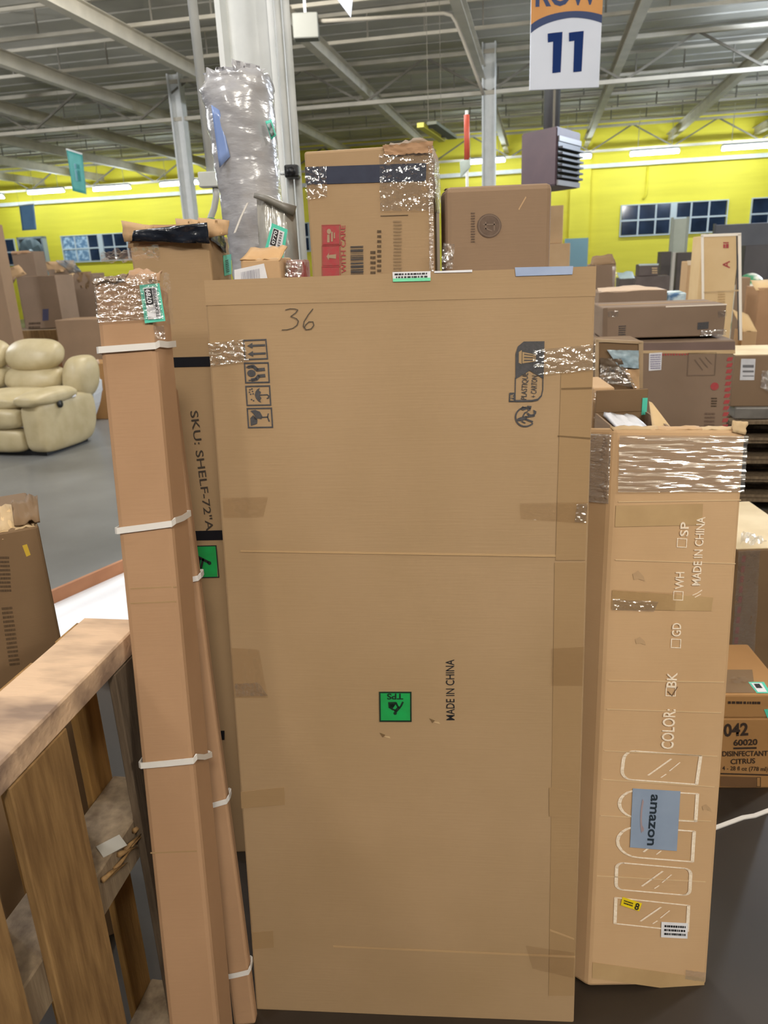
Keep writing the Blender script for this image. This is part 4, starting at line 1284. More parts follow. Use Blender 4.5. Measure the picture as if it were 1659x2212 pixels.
# tall pale carton with red marks, and neighbours
hx = carton_px('carton', 'tall pale carton with red marks and pale taped edges on the right', 'box', (1517, 510), (1599, 507), 5.6, -12, 0.35, K7, 0.0)
for q in ([(1514, 506), (1601, 503), (1601, 509), (1514, 512)], [(1514, 508), (1520, 508), (1522, 735), (1517, 735)], [(1594, 506), (1601, 506), (1603, 735), (1597, 735)]):
    patch(hx, 'pale_tape', M('pale_tape', 'efe6da', rough=0.5), q, off=0.002)
patch(hx, 'dark_edge', INK, [(1590, 508), (1593, 508), (1597, 735), (1594, 735)], off=0.0015)
icon(hx, 'red_mark', RINK, ((1562, 523), (1574, 523), (1562, 536)), [[(0, 0), (1, 0), (1, 0.2), (0, 0.2)], [(0, 0.35), (0.4, 0.35), (0.4, 1), (0, 1)], [(0.5, 0.3), (1, 0.3), (1, 1), (0.5, 1)]], off=0.002)
icon(hx, 'red_mark', RINK, ((1562, 565), (1576, 565), (1562, 578)), stroke([(0, 0.5), (1, 0)], 0.22) + stroke([(0, 0.5), (1, 1)], 0.22) + stroke([(0.6, 0.25), (0.6, 0.8)], 0.16), off=0.002)
patch(hx, 'tape_line', KE, [(1520, 630), (1596, 626), (1596, 629), (1520, 633)], off=0.002)
fine_print(hx, ((1550, 628), (1566, 627), (1550, 656)), 5, 6, mat=M('ink_faint3', 'b59468', rough=0.7), off=0.002)
ix = carton_px('carton', 'slim tan carton with pale top left of the tall pale carton', 'box', (1486, 565), (1518, 563), 6.4, -12, 0.3, K3, 0.0)
patch(ix, 'lid_edge', M('edge_pale2', 'e0cdb4', rough=0.6), [(1484, 563), (1518, 561), (1518, 571), (1486, 573)], off=0.002)
DK1 = M('dark_carton', '4d4644', '433d3b', rough=0.6, scale=6)
DK2 = M('dark_carton_warm', '5e5350', '534946', rough=0.6, scale=6)
dk = 'dark cartons under the yellow wall on the right'
k1 = carton_px('carton', 'tall dark carton right of the pale green panel', 'box', (1464, 546), (1512, 545), 9.5, -12, 0.4, DK1, 0.0)
k2 = carton_px('carton', 'dark carton left of the pale green panel', 'box', (1429, 544), (1451, 543), 10.6, -12, 0.35, DK1, 0.0)
k3 = carton_px('carton', 'lower dark carton with a smaller one on top, under the dark window', 'box', (1374, 598), (1448, 596), 9.2, -12, 0.45, DK2, 0.0)
k4 = carton_px('carton', 'small dark carton on the lower dark carton under the dark window', 'box', (1381, 572), (1423, 571), 9.25, -12, 0.35, DK2, k3.top + 0.003)
patch(k4, 'pale_top', M('edge_cool', 'b8c4c4', rough=0.6), [(1379, 570), (1423, 569), (1423, 573), (1380, 574)], off=0.003)
fine_print(k4, ((1408, 577), (1420, 577), (1408, 592)), 3, 4, mat=K7, off=0.004)
k5 = carton_px('carton', 'dark open carton with pale lid beside the dark raised flap', 'box', (1338, 602), (1372, 601), 8.5, -12, 0.4, DK1, 0.0)
free_sheet('pale_lid', [Vector((0, 0.3, k5.h + 0.05)), Vector((k5.w, 0.3, k5.h + 0.07)), Vector((k5.w, 0, k5.h)), Vector((0, 0, k5.h))], 5, 3, 0.02, M('lid_cool', 'a9bcc0', rough=0.5), k5.o, 2)
def tall_panel(name, label, x0, x1, ytop, Y, mat, th=0.05, fr=None, cat='panel'):
    a, b2 = at(x0, ytop, Y), at(x1, ytop - (x1 - x0) * 0.05, Y)
    wd = (b2 - a).x
    root = empty(name, (a.x, a.y, 0), R(-12))
    tag(root, label, cat)
    box('panel_board', (0, 0, 0), (wd, th, a.z), mat, root, 0.006)
    if fr:
        for s in (0, 1):
            box('edge_strip', (s * wd - 0.015, -0.012, 0), (s * wd + 0.015, th, a.z + 0.02), fr, root)
    return root
tall_panel('green_partition', 'tall pale green panel standing before the dark window', 1453, 1485, 473, 11.5, M('panel_pale_green', 'a9b0a4', '9aa296', rough=0.35, scale=3), 0.06, M('panel_edge', '8f968c', rough=0.4))
tall_panel('leaning_post', 'thin pale post between the two tall dark cartons', 1453, 1460, 545, 8.6, M('post_grey', 'a8a49e', rough=0.5), 0.05, None, 'post')
tall_panel('partition_panel', 'large dark grey partition behind the tall pale carton', 1545, 1720, 486, 13.0, M('partition_grey', '5f6066', '55565c', rough=0.6, scale=2), 0.08, M('partition_edge', '4a4b52', rough=0.5))
tall_panel('cabinet_panel', 'dark cabinet at the right edge before the grey partition', 1611, 1662, 530, 9.0, M('cabinet_dark', '4a474a', '403d40', rough=0.5, scale=3), 0.4, None, 'cabinet')
tall_panel('glass_panel', 'slim mirror panel with a dark frame under the dark window', 1528, 1548, 508, 10.5, M('mirror_green', '8fa08a', rough=0.1, metal=0.6), 0.04, M('frame_dark', '3c3a38', rough=0.5), 'mirror')
# pale stack near the pilaster
px1 = carton_px('carton', 'pale tan carton right of the stamped carton, topmost of a far stack', 'box', (1186, 493), (1216, 491), 14.0, -12, 0.5, K3, 1.45)
px2 = carton_px('carton', 'pale tan carton at the bottom of the far stack right of the stamped carton', 'box', (1186, 527), (1232, 525), 13.9, -12, 0.6, K3, 0.0)
px1.o.location.z = px2.top + 0.004
# sacks and bits at the right edge
def sack(name, label, x, y, Y, sx, sy, sz, mat, cat='sack'):
    p = at(x, y, Y)
    bm = bmesh.new()
    bmesh.ops.create_icosphere(bm, subdivisions=4, radius=1)
    for v in bm.verts:
        q = v.co.copy()
        e = 0.6
        v.co = Vector((math.copysign(abs(q.x) ** e, q.x) * sx, math.copysign(abs(q.y) ** e, q.y) * sy, math.copysign(abs(q.z) ** e, q.z) * sz))
        v.co += noise.noise_vector(v.co * 5 + Vector((x, 0, 0))) * 0.04
    zmin = min(v.co.z for v in bm.verts)
    for v in bm.verts:
        v.co.z -= zmin
    o = from_bm(name, bm, mat, None, True)
    o.location = (p.x, p.y, 0)
    o.rotation_euler = (0, 0, R(-12))
    k = p.z / max(v.co.z for v in o.data.vertices)
    for v in o.data.vertices:
        v.co.z *= k
    tag(o, label, cat)
    return o
sack('bulk_sack', 'slumped green and white printed sack at the right edge', 1622, 590, 7.8, 0.13, 0.25, 0.5, M('sack_green', 'd8d6c8', '3f8a62', rough=0.45, scale=4.2, contrast=(0.50, 0.56)))
e1 = carton_px('carton', 'brown carton cut by the right edge beside the green sack', 'box', (1640, 622), (1690, 618), 6.1, -12, 0.4, K2, 0.0)
free_sheet('pale_flap', [Vector((-0.02, 0.2, e1.h + 0.05)), Vector((0.2, 0.2, e1.h + 0.06)), Vector((0.2, 0, e1.h)), Vector((-0.02, 0, e1.h - 0.02))], 4, 3, 0.01, K7, e1.o, 2)
e2 = carton_px('carton', 'low pale tan carton between the tall pale carton and right edge', 'box', (1604, 716), (1636, 713), 5.7, -12, 0.25, K3, 0.0)
free_sheet('open_flap', [Vector((-0.02, 0.3, e2.h + 0.14)), Vector((e2.w, 0.3, e2.h + 0.10)), Vector((e2.w, 0, e2.h)), Vector((0, 0, e2.h))], 6, 4, 0.012, K7, e2.o, 4)
e3 = carton_px('carton', 'brown leaning carton behind the tall pale carton at right', 'box', (1602, 600), (1622, 600), 7.0, -12, 0.2, K4, 0.0)

# stack of pallets at the right with cartons on top
pY = 4.55
pal_p = at(1560, 1058, pY)
n_p = 5
hp = 0.125
pg = 'wooden pallets stacked at the right edge'
pn_l = ['bottom pallet of the stack at the right edge', 'second pallet from the floor at the right edge', 'middle pallet of the stack at the right edge', 'fourth pallet from the floor at the right edge', 'topmost pallet of the stack at the right edge']
for k in range(n_p):
    pallet('stacked_pallet', pn_l[k], (pal_p.x, pal_p.y + 0.02 * (k % 2)), R(-12), 1.2, 0.72, 0.0 + hp * k, WOODG, hp - 0.003, group=pg)
jt = hp * n_p
jy = pY + 0.05
jp_ = at(1584, 835, jy)
slab = carton('wrapped_slab', 'flat carton in cloudy stretch wrap on top of the pallet stack', 'box', (pal_p.x + 0.04, pal_p.y + 0.03, jt), R(-12), (1.1, 0.66, 0.075), M('wrapped_grey', '8e8a86', '777370', rough=0.3, scale=8, bump=0.3, bscale=30), bevel=0.01, seams=False)
jx = carton_px('carton', 'tan carton with white barcode label on the stretch wrapped slab', 'box', (1588, 768), (1720, 762), pY + 0.06, -12, 0.5, K4, jt + 0.075)
topm = M('kraft_top_pale', 'e3cfa8', 'd2bc92', rough=0.6, scale=5)
box('lid_panel', (0.0, 0.004, jx.h), (jx.w, 0.495, jx.h + 0.003), topm, jx.o)
lb_ = patch(jx, 'paper_label', WHT, [(1601, 775), (1632, 775), (1629, 821), (1598, 821)], off=0.002)
for y0, y1 in ((788, 794), (800, 804), (811, 813)):
    icon(jx, 'label_bar', M('ink_grey_mid', '77777c', rough=0.6), ((1604, y0), (1628, y0), (1604, y1)), [[(0, 0), (1, 0), (1, 1), (0, 1)]], off=0.004, parent=lb_)
patch(jx, 'clear_wrap', WRAP, [(1645, 800), (1668, 800), (1668, 850), (1640, 835)], off=0.01, grid=(8, 12), amp=0.03, seed=5)

# lower right cartons
kx = carton_px('carton', 'large brown carton with clear wrapped corner at the right edge', 'box', (1592, 1188), (1760, 1180), 2.55, -2, 0.55, K5, 0.0)
box('lid_panel', (0.0, 0.004, kx.h), (kx.w, 0.545, kx.h + 0.003), topm, kx.o)
patch(kx, 'clear_wrap', TAPEB, [(1592, 1188), (1640, 1186), (1625, 1450), (1575, 1450)], off=0.004, grid=(8, 30), amp=0.012, seed=15)
for i in range(12):
    y = 1200 + i * 22
    icon(kx, 'red_stripe', M('ink_red_dim', '8a4a40', rough=0.7), ((1603 - i * 2.0, y), (1611 - i * 2.0, y), (1601 - i * 2.0, y + 14)), [[(0, 0), (1, 0), (1, 1), (0, 1)]], off=0.002)
patch(kx, 'clear_wrap', WRAP, [(1600, 1160), (1645, 1172), (1655, 1182), (1598, 1186)], face='top', off=0.006, grid=(10, 6), amp=0.03, seed=21)
c42 = carton_px('carton', 'orange-brown carton printed 042 DISINFECTANT CITRUS at the right edge', 'box', (1557, 1552), (1700, 1548), 1.99, -4, 0.34, K8, 0.0, seams=False)
TI = M('ink_print_brown', '33241a', rough=0.7)
text_px(c42, '042', (1563, 1590), (1616, 1587), (1563, 1563), TI, bold=0.03)
text_px(c42, '60020', (1584, 1610), (1636, 1608), (1584, 1597), TI, bold=0.03)
icon(c42, 'printed_rule', TI, ((1584, 1614), (1634, 1613), (1584, 1618)), [[(0, 0), (1, 0), (1, 1), (0, 1)]])
text_px(c42, 'DISINFECTANT', (1560, 1633), (1658, 1632), (1560, 1622), TI, bold=0.02)
text_px(c42, 'CITRUS', (1578, 1650), (1631, 1648), (1578, 1639), TI, bold=0.02)
text_px(c42, '4 - 28 fl oz (778 ml)', (1560, 1663), (1658, 1665), (1560, 1654), TI, bold=0.008)
icon(c42, 'printed_rule', TI, ((1556, 1669), (1660, 1672), (1556, 1672)), [[(0, 0), (1, 0), (1, 1), (0, 1)]])
bc_ = icon(c42, 'barcode_field', M('ink_mid_brown', '6d4e30', rough=0.7), ((1556, 1676), (1634, 1678), (1556, 1698)), [[(0, 0), (1, 0), (1, 1), (0, 1)]])
icon(c42, 'barcode_border', TI, ((1634, 1678), (1643, 1678), (1634, 1699)), frame_polys(0.12, 0.05))
u42 = carton('carton', 'shallow brown carton with teal stickers on top of the 042 carton', 'box', (c42.M.translation.x, c42.M.translation.y, c42.top), R(-4), (c42.w, 0.32, max(0.03, at(1600, 1500, 1.99).z - c42.top)), K8, seams=False)
fine_print(u42, ((1570, 1512), (1643, 1513), (1570, 1522)), 1, 5, mat=TI, off=0.002, name='fine_print')
icon(u42, 'box_tape', K5, ((1562, 1447), (1625, 1447), (1565, 1497)), [[(0, 0), (1, 0), (1, 1), (0, 1)]], face='top', off=0.001)
st1 = patch(u42, 'sticker', TEAL, [(1616, 1474), (1650, 1474), (1665, 1498), (1635, 1498)], face='top', off=0.0016)
patch(u42, 'label_panel', WHT, [(1622, 1477), (1645, 1477), (1657, 1496), (1637, 1496)], face='top', off=0.0026, parent=st1)
patch(u42, 'black_panel', BLK, [(1628, 1479), (1640, 1479), (1647, 1488), (1634, 1488)], face='top', off=0.0034, parent=st1)
patch(u42, 'clear_tape', TAPEF, [(1576, 1468), (1612, 1467), (1620, 1480), (1580, 1482)], face='top', off=0.003, grid=(10, 5), amp=0.01, seed=5)
st2 = patch(u42, 'sticker', TEAL, [(1650, 1532), (1672, 1530), (1675, 1548), (1657, 1550)], off=0.0016)
# loose strap on the floor
sp = [atz(x, y, 0.004) for x, y in ((1540, 1790), (1570, 1779), (1605, 1766), (1630, 1762), (1662, 1750), (1700, 1738))]
so = ribbon('loose_strap', [p - sp[0] for p in sp], (0, 1, 0), 0.014, 0.004, STRAP)
so.location = sp[0]
tag(so, 'loose grey-white strap lying on the dark floor at right', 'strap')

# ---------------------------------------------------------------- left foreground: pallet on its side and carton behind it
def side_pallet():
    # standing on its long edge: stringers run away from the camera, boards stand upright on both faces
    root = empty('wooden_pallet', (-0.585, 0.595, 0), R(80.73))
    tag(root, 'large worn wooden pallet standing on its side at the lower left', 'pallet')
    H_, t, D = 1.02, 0.016, 0.105
    x0, x1 = -0.40, 0.715
    # local x along the stringers, y>0 away to the left, z up
    for z0_, z1_, m_ in ((0.0, 0.09, WOODG), (0.565, 0.655, WOODG), (0.974, H_, WOODT)):
        bm = bmesh.new()
        bm_box(bm, (x0, t if z1_ < 1 else 0.0, z0_), (x1, t + D, z1_))
        bmesh.ops.bevel(bm, geom=bm.edges[:], offset=0.003, segments=1, affect='EDGES')
        from_bm('stringer', bm, m_, root)
    for k, (a, b_) in enumerate(((0.59, 0.71), (0.287, 0.433), (0.08, 0.225), (-0.14, 0.0), (-0.36, -0.22))):
        box('deck_board', (a, 0.0, 0.0), (b_, t, 0.973), WOODK if k == 0 else WOOD, root, 0.002)
    for a, b_ in ((0.635, 0.712), (0.42, 0.56), (0.19, 0.34), (-0.05, 0.10), (-0.3, -0.15)):
        box('back_board', (a, t + D, 0.0), (b_, t + D + t, 1.01), WOODY, root, 0.002)
    for k in range(7):
        xx = 0.46 + 0.02 * k
        tube('splinter', [(xx, 0.012, 0.64 - 0.008 * (k % 3)), (xx + 0.05, 0.004, 0.625 - 0.012 * (k % 2))], [0.006, 0.001], WOOD, root, 5)
    return root
WOODK = M('pallet_wood_dark', '6a5a48', '4a3c2e', rough=0.85, scale=9, stretch=(6, 6, 0.9), contrast=(0.3, 0.7), bump=0.4, bscale=30, bstretch=(6, 6, 0.6))
WOODY = M('pallet_wood_yellow', 'a87f45', '7d5a2c', rough=0.8, scale=8, stretch=(6, 6, 0.7), contrast=(0.3, 0.7), bump=0.3, bscale=30, bstretch=(6, 6, 0.6))
spal = side_pallet()
ps = box('paper_scrap', (-0.022, -0.018, 0.0), (0.022, 0.018, 0.001), M('paper_grey', 'a8a49c', rough=0.7))
ps.location = (-0.525, 1.115, 0.6555)
ps.rotation_euler = (0, 0, R(40))
tag(ps, 'small pale paper scrap lying on the middle beam of the upright pallet', 'paper')
lcx = carton_px('carton', 'dark brown carton with crumpled open top at the left edge behind the pallet', 'box', (-200, 1185), (82, 1135), 1.42, 28, 0.30, K5, 0.0, seams=False, sag=0.004)
for k, (x0_, x1_, y_) in enumerate(((-60, 40, 1120), (0, 84, 1112), (-20, 70, 1138), (30, 90, 1098))):
    P = [loc(lcx, x0_, y_ + 6), loc(lcx, x1_, y_ - 4), loc(lcx, x1_ - 4, y_ + 26), loc(lcx, x0_, y_ + 34)]
    P[0].y += 0.10; P[1].y += 0.10
    free_sheet('crumpled_flap', P, 10, 4, 0.012, [K7, KE, K3, K5][k], lcx.o, k * 3, 0.004)
patch(lcx, 'yellow_tag', M('tag_yellow', 'c8a838', rough=0.5), [(48, 1178), (58, 1175), (66, 1198), (57, 1202)], off=0.002)
fine_print(lcx, ((-5, 1200), (20, 1200), (0, 1280)), 9, 2, mat=M('ink_brown2', '4f3d2a', rough=0.7), off=0.002)
fine_print(lcx, ((2, 1310), (26, 1308), (20, 1440)), 14, 6, mat=M('ink_brown3', '54412c', rough=0.7), off=0.002)

# ---------------------------------------------------------------- strapped narrow cartons
nr = carton('narrow_carton', 'tall narrow carton with white straps and teal 0789 sticker at left', 'box', (-0.453, 1.0, 0), R(0.15), (0.096, 0.112, 1.670), K2, lean=R(11.0), roll=R(-0.55), bevel=0.009, seams=False, sag=0.0015, nx=3, nz=22)
nr2 = carton('narrow_carton', 'thin strapped carton between the narrow carton and the big flat carton', 'box', (-0.396, 1.262, 0), R(0), (0.050, 0.03, 1.45), K2, lean=R(10.9), roll=R(-2.77), bevel=0.006, seams=False, sag=0.002, nx=2, nz=20)
def strap_on(b, z0, z1, side_z, name='white_strap', wd=0.011, face_only=False):
    e = 0.004
    pts = []
    if not face_only:
        pts += [Vector((-e, b.d, z0)), Vector((-e, 0, z0))]
    pts += [Vector((0.0, -e, z0)), Vector((b.w * 0.5, -e * 1.2, (z0 + z1) / 2)), Vector((b.w, -e, z1)), Vector((b.w + e, 0.004, z1 + 0.004)), Vector((b.w + e, b.d * 0.5, (z1 + side_z) / 2)), Vector((b.w + e, b.d, side_z)), Vector((b.w, b.d + e, side_z)), Vector((0, b.d + e, z0)), Vector((-e, b.d, z0))]
    return ribbon(name, pts, (0, 0, 1), wd, 0.0022, STRAP, b.o)
for (pa, pb_, pc) in (((207, 757), (345, 747), (372, 742)), ((257, 1146), (366, 1131), (412, 1106)), ((305, 1652), (407, 1642), (458, 1620))):
    za, zb_, zc = loc(nr, *pa).z, loc(nr, *pb_).z, loc(nr, *pc, face='right').z
    strap_on(nr, za, zb_, zc)
for (pa, pb_) in (((402, 1256), (440, 1247)), ((468, 1740), (503, 1728)), ((500, 2107), (542, 2097))):
    za, zb_ = loc(nr2, *pa).z, loc(nr2, *pb_).z
    strap_on(nr2, za, zb_, zb_ + 0.006)
patch(nr, 'clear_tape', WRAPV, [(204, 600), (340, 592), (356, 690), (214, 698)], off=0.003, grid=(34, 26), amp=0.008, seed=31, stretch=(1, 2.5))
patch(nr, 'clear_tape', TAPEB, [(342, 590), (357, 588), (370, 700), (352, 702)], face='right', off=0.003, grid=(6, 26), amp=0.006, seed=32)
q = [(305, 612), (344, 618), (353, 700), (315, 700)]
st = patch(nr, 'sticker', TEAL, [(303, 617), (346, 613), (359, 694), (315, 699)], off=0.005)
q = [(303, 617), (346, 613), (359, 694), (315, 699)]
patch(nr, 'label_panel', WHT, quad_in(q, 0.2, 0.09, 0.84, 0.92), off=0.007, parent=st)
patch(nr, 'black_panel', BLK, quad_in(q, 0.23, 0.12, 0.60, 0.54), off=0.0085, parent=st)
a = quad_in(q, 0.31, 0.15, 0.53, 0.51)
text_px(nr, '0789', a[2], a[1], a[3], WHT, off=0.0105, bold=0.02, parent=st)
a = quad_in(q, 0.65, 0.13, 0.8, 0.9)
text_px(nr, 'TEX4079789', a[2], a[1], a[3], BLK, off=0.0105, bold=0.015, parent=st)
patch(nr, 'clear_tape', TAPEB, [(333, 706), (355, 704), (360, 732), (338, 734)], off=0.003, grid=(8, 10), amp=0.003, seed=36)
# crushed top
for k, (x, y, z, c_) in enumerate(((0.0, 0.02, 0.012, K5), (0.03, 0.05, 0.022, K2), (0.055, 0.03, 0.016, K2), (0.012, 0.08, 0.018, K4))):
    free_sheet('crushed_flap', [Vector((x, y + 0.02, nr.h + z)), Vector((x + 0.05, y + 0.015, nr.h + z * 1.2)), Vector((x + 0.052, y - 0.025, nr.h - 0.002)), Vector((x - 0.002, y - 0.02, nr.h - 0.004))], 8, 4, 0.008, c_, nr.o, 7 * k + 1, 0.003)
patch(nr, 'clear_wrap', WRAP, [(220, 580), (345, 566), (350, 592), (222, 600)], face='top', off=0.018, grid=(22, 8), amp=0.012, seed=3)
for y in (1302, 1270, 1841):
    patch(nr, 'score_line', K1s, [(282 if y < 1500 else 325, y), (381 if y < 1500 else 425, y - 4), (381 if y < 1500 else 425, y - 1), (282 if y < 1500 else 325, y + 3)], off=0.0004)

# ---------------------------------------------------------------- big flat carton and the panel behind it
bk = carton('flat_carton', 'thin flat carton edge showing behind the left side of the big carton', 'box', (-0.372, 1.408, 0), R(-4.95), (0.60, 0.022, 1.63), K1, lean=R(6.94), roll=R(0.33), bevel=0.003, seams=False)
big = carton('flat_carton', 'big flat brown carton marked 36 leaning upright in the centre', 'box', (-0.350, 1.30, 0), R(-4.95), (0.732, 0.09, 1.64), K1, lean=R(6.94), roll=R(0.33), bevel=0.004, seams=False, sag=0.0007, nx=8, nz=16)
patch(big, 'overlap_flap', K1, [(441, 606), (1288, 575), (1286, 640), (445, 660)], off=0.0008)
patch(big, 'overlap_flap', K1s, [(1212, 800), (1281, 800), (1263, 1210), (1200, 1210)], off=0.0014)
patch(big, 'overlap_flap', K1s, [(1198, 1215), (1264, 1215), (1240, 2150), (1185, 2150)], off=0.0014)
for q in ([(1212, 838), (1278, 836), (1278, 840), (1212, 842)], [(1205, 940), (1275, 945), (1275, 949), (1205, 943)], [(520, 1188), (1200, 1198), (1200, 1203), (520, 1192)], [(720, 2042), (1242, 2064), (1242, 2068), (720, 2045)], [(1188, 2006), (1240, 2026), (1240, 2029), (1188, 2010)]):
    patch(big, 'score_line', KD if q[0][1] < 1000 else KL, q, off=0.0018)
hand = M('pencil_ink', '4a4036', rough=0.7)
icon(big, 'handwritten_number', hand, ((606, 660), (682, 660), (606, 716)), stroke([(0.15, 0.17), (0.28, 0.12), (0.42, 0.13), (0.50, 0.17), (0.44, 0.28), (0.30, 0.42), (0.46, 0.50), (0.52, 0.60), (0.48, 0.76), (0.36, 0.87), (0.2, 0.93), (0.05, 0.94)], 0.028) + stroke([(0.93, 0.13), (0.80, 0.35), (0.68, 0.62), (0.66, 0.80), (0.74, 0.93), (0.88, 0.90), (0.96, 0.76), (0.93, 0.62), (0.82, 0.62), (0.72, 0.75), (0.69, 0.85)], 0.028), off=0.0028)
# handling symbols
def sym(q, polys):
    icon(big, 'symbol_border', INK, q, frame_polys(0.055, 0.07))
    icon(big, 'handling_symbol', INK, q, polys)
# the square's print is turned a quarter: "up" points left
def arrow(y):
    return [[(0.03, y), (0.30, y - 0.14), (0.30, y - 0.05), (0.92, y - 0.05), (0.92, y + 0.05), (0.30, y + 0.05), (0.30, y + 0.14)]]
sym(((525, 734), (576, 732), (529, 778)), [])
icon(big, 'handling_symbol', INK, ((532, 734), (576, 732), (535, 778)), arrow(0.30) + arrow(0.70))
sym(((527, 783), (581, 782), (530, 828)), [disc(0.28, 0.52, 0.17)] + stroke([(0.18, 0.22), (0.36, 0.18), (0.52, 0.36), (0.80, 0.34)], 0.15) + stroke([(0.28, 0.84), (0.46, 0.80), (0.56, 0.66), (0.80, 0.64)], 0.15) + stroke([(0.1, 0.24), (0.3, 0.17)], 0.06) + stroke([(0.16, 0.86), (0.4, 0.84)], 0.06))
umb = [(0.58, 0.12), (0.48, 0.18), (0.40, 0.30), (0.36, 0.46), (0.40, 0.62), (0.48, 0.76), (0.60, 0.84), (0.56, 0.72), (0.62, 0.62), (0.54, 0.48), (0.62, 0.34), (0.54, 0.24)]
sym(((530, 833), (584, 832), (533, 877)), [umb] + stroke([(0.56, 0.47), (0.86, 0.46), (0.92, 0.52), (0.90, 0.62), (0.84, 0.64)], 0.05) + [disc(x, y, 0.035, 8) for x, y in ((0.18, 0.2), (0.26, 0.16), (0.16, 0.32), (0.28, 0.28), (0.2, 0.42), (0.3, 0.4), (0.22, 0.68), (0.3, 0.74))])
gl1 = [(0.14, 0.14), (0.34, 0.10), (0.52, 0.20), (0.60, 0.42), (0.56, 0.56), (0.44, 0.52), (0.36, 0.56), (0.26, 0.30)]
gl2 = [(0.12, 0.50), (0.24, 0.36), (0.30, 0.62), (0.40, 0.60), (0.38, 0.78), (0.12, 0.88)]
sym(((533, 881), (588, 880), (536, 925)), [gl1, gl2] + stroke([(0.56, 0.47), (0.82, 0.46)], 0.06) + stroke([(0.84, 0.30), (0.80, 0.46), (0.86, 0.68)], 0.05))
# recycling print on the right
def rec(x, y):      # icon frame helper
    return x, y
icon(big, 'recycling_print', INK, ((1112, 738), (1176, 737), (1110, 868)), [[(0.30, 0.0), (1.0, 0.0), (1.0, 0.62), (0.52, 0.48), (0.04, 0.62), (0.03, 0.2), (0.10, 0.08)]])
RF = M('ink_kraft_gap', 'a68a64', '9d825e', rough=0.7, scale=5)
icon(big, 'recycling_bin_mark', RF, ((1112, 738), (1176, 737), (1110, 868)), [[(0.14, 0.17), (0.24, 0.14), (0.24, 0.37), (0.14, 0.35)], [(0.26, 0.17), (0.72, 0.22), (0.72, 0.33), (0.26, 0.36)]], off=0.0024)
icon(big, 'recycling_bin_lines', INK, ((1112, 738), (1176, 737), (1110, 868)), [[(0.32, 0.20), (0.62, 0.225), (0.62, 0.235), (0.32, 0.215)], [(0.32, 0.25), (0.62, 0.262), (0.62, 0.275), (0.32, 0.268)], [(0.32, 0.3), (0.62, 0.305), (0.62, 0.318), (0.32, 0.318)]], off=0.0030)
icon(big, 'recycling_border', INK, ((1112, 738), (1176, 737), (1110, 868)), stroke([(0.04, 0.6), (0.04, 0.985), (0.62, 0.985), (0.82, 0.965), (0.94, 0.90), (0.98, 0.80), (0.98, 0.6)], 0.035))
text_px(big, 'PLASTIQUE', (1137, 863), (1141, 806), (1125, 862), INK, bold=0.008)
text_px(big, '+ CARTON', (1158, 859), (1161, 812), (1146, 858), INK, bold=0.008)
icon(big, 'country_block', INK, ((1100, 848), (1112, 848), (1099, 868)), [[(0.1, 0), (1, 0), (1, 1), (0, 1), (0, 0.1)]])
text_px(big, 'FR', (1109, 865), (1109, 851), (1102, 865), RF, off=0.0026, bold=0.02)
icon(big, 'recycling_ring', INK, ((1111, 876), (1160, 876), (1110, 923)), arc_polys(0.5, 0.52, 0.40, 0.47, 40, 300, 26) + [[(0.36, 0.02), (0.58, 0.14), (0.40, 0.22), (0.26, 0.16)], [(0.56, 0.0), (0.76, 0.02), (0.72, 0.2), (0.60, 0.26)], [(0.84, 0.18), (1.0, 0.28), (0.86, 0.34)]] + arc_polys(0.76, 0.24, 0.16, 0.24, 20, 150, 8))
icon(big, 'recycling_figure', INK, ((1111, 876), (1160, 876), (1110, 923)), [disc(0.2, 0.64, 0.07)] + stroke([(0.28, 0.62), (0.52, 0.56)], 0.17) + stroke([(0.52, 0.52), (0.90, 0.46)], 0.08) + stroke([(0.52, 0.62), (0.82, 0.74)], 0.08) + stroke([(0.38, 0.52), (0.46, 0.34), (0.58, 0.28)], 0.06) + stroke([(0.34, 0.72), (0.5, 0.8)], 0.05))
text_px(big, 'MADE IN CHINA', (982, 1555), (981, 1424), (964, 1555), BLK, bold=0.006)
g = patch(big, 'sticker', GRN, [(820, 1494), (888, 1494), (888, 1557), (821, 1557)], off=0.0018)
icon(big, 'sticker_border', M('ink_green_black', '0c2a1a', rough=0.6), ((819, 1493), (889, 1493), (820, 1558)), frame_polys(0.045, 0.05), off=0.0026, parent=g)
IG = MATS['ink_green_black']
text_px(big, 'TPS', (871, 1497.5), (836, 1497.5), (871, 1510), IG, off=0.0026, bold=0.025, parent=g)
icon(big, 'lifting_figure', IG, ((820, 1494), (888, 1494), (821, 1557)), [disc(0.49, 0.72, 0.055)] + stroke([(0.50, 0.66), (0.62, 0.52)], 0.10) + stroke([(0.62, 0.55), (0.68, 0.47), (0.74, 0.34)], 0.06) + stroke([(0.60, 0.53), (0.54, 0.42), (0.52, 0.36)], 0.06) + stroke([(0.54, 0.64), (0.40, 0.58), (0.32, 0.52)], 0.055) + [[(0.27, 0.34), (0.52, 0.33), (0.53, 0.38), (0.32, 0.40), (0.33, 0.50), (0.43, 0.52), (0.42, 0.55), (0.28, 0.54)]], off=0.0026, parent=g)
icon(big, 'box_on_figure', M('ink_green_mid', '2f6f45', rough=0.6), ((820, 1494), (888, 1494), (821, 1557)), [[(0.33, 0.40), (0.50, 0.39), (0.46, 0.51), (0.34, 0.49)]], off=0.0024, parent=g)
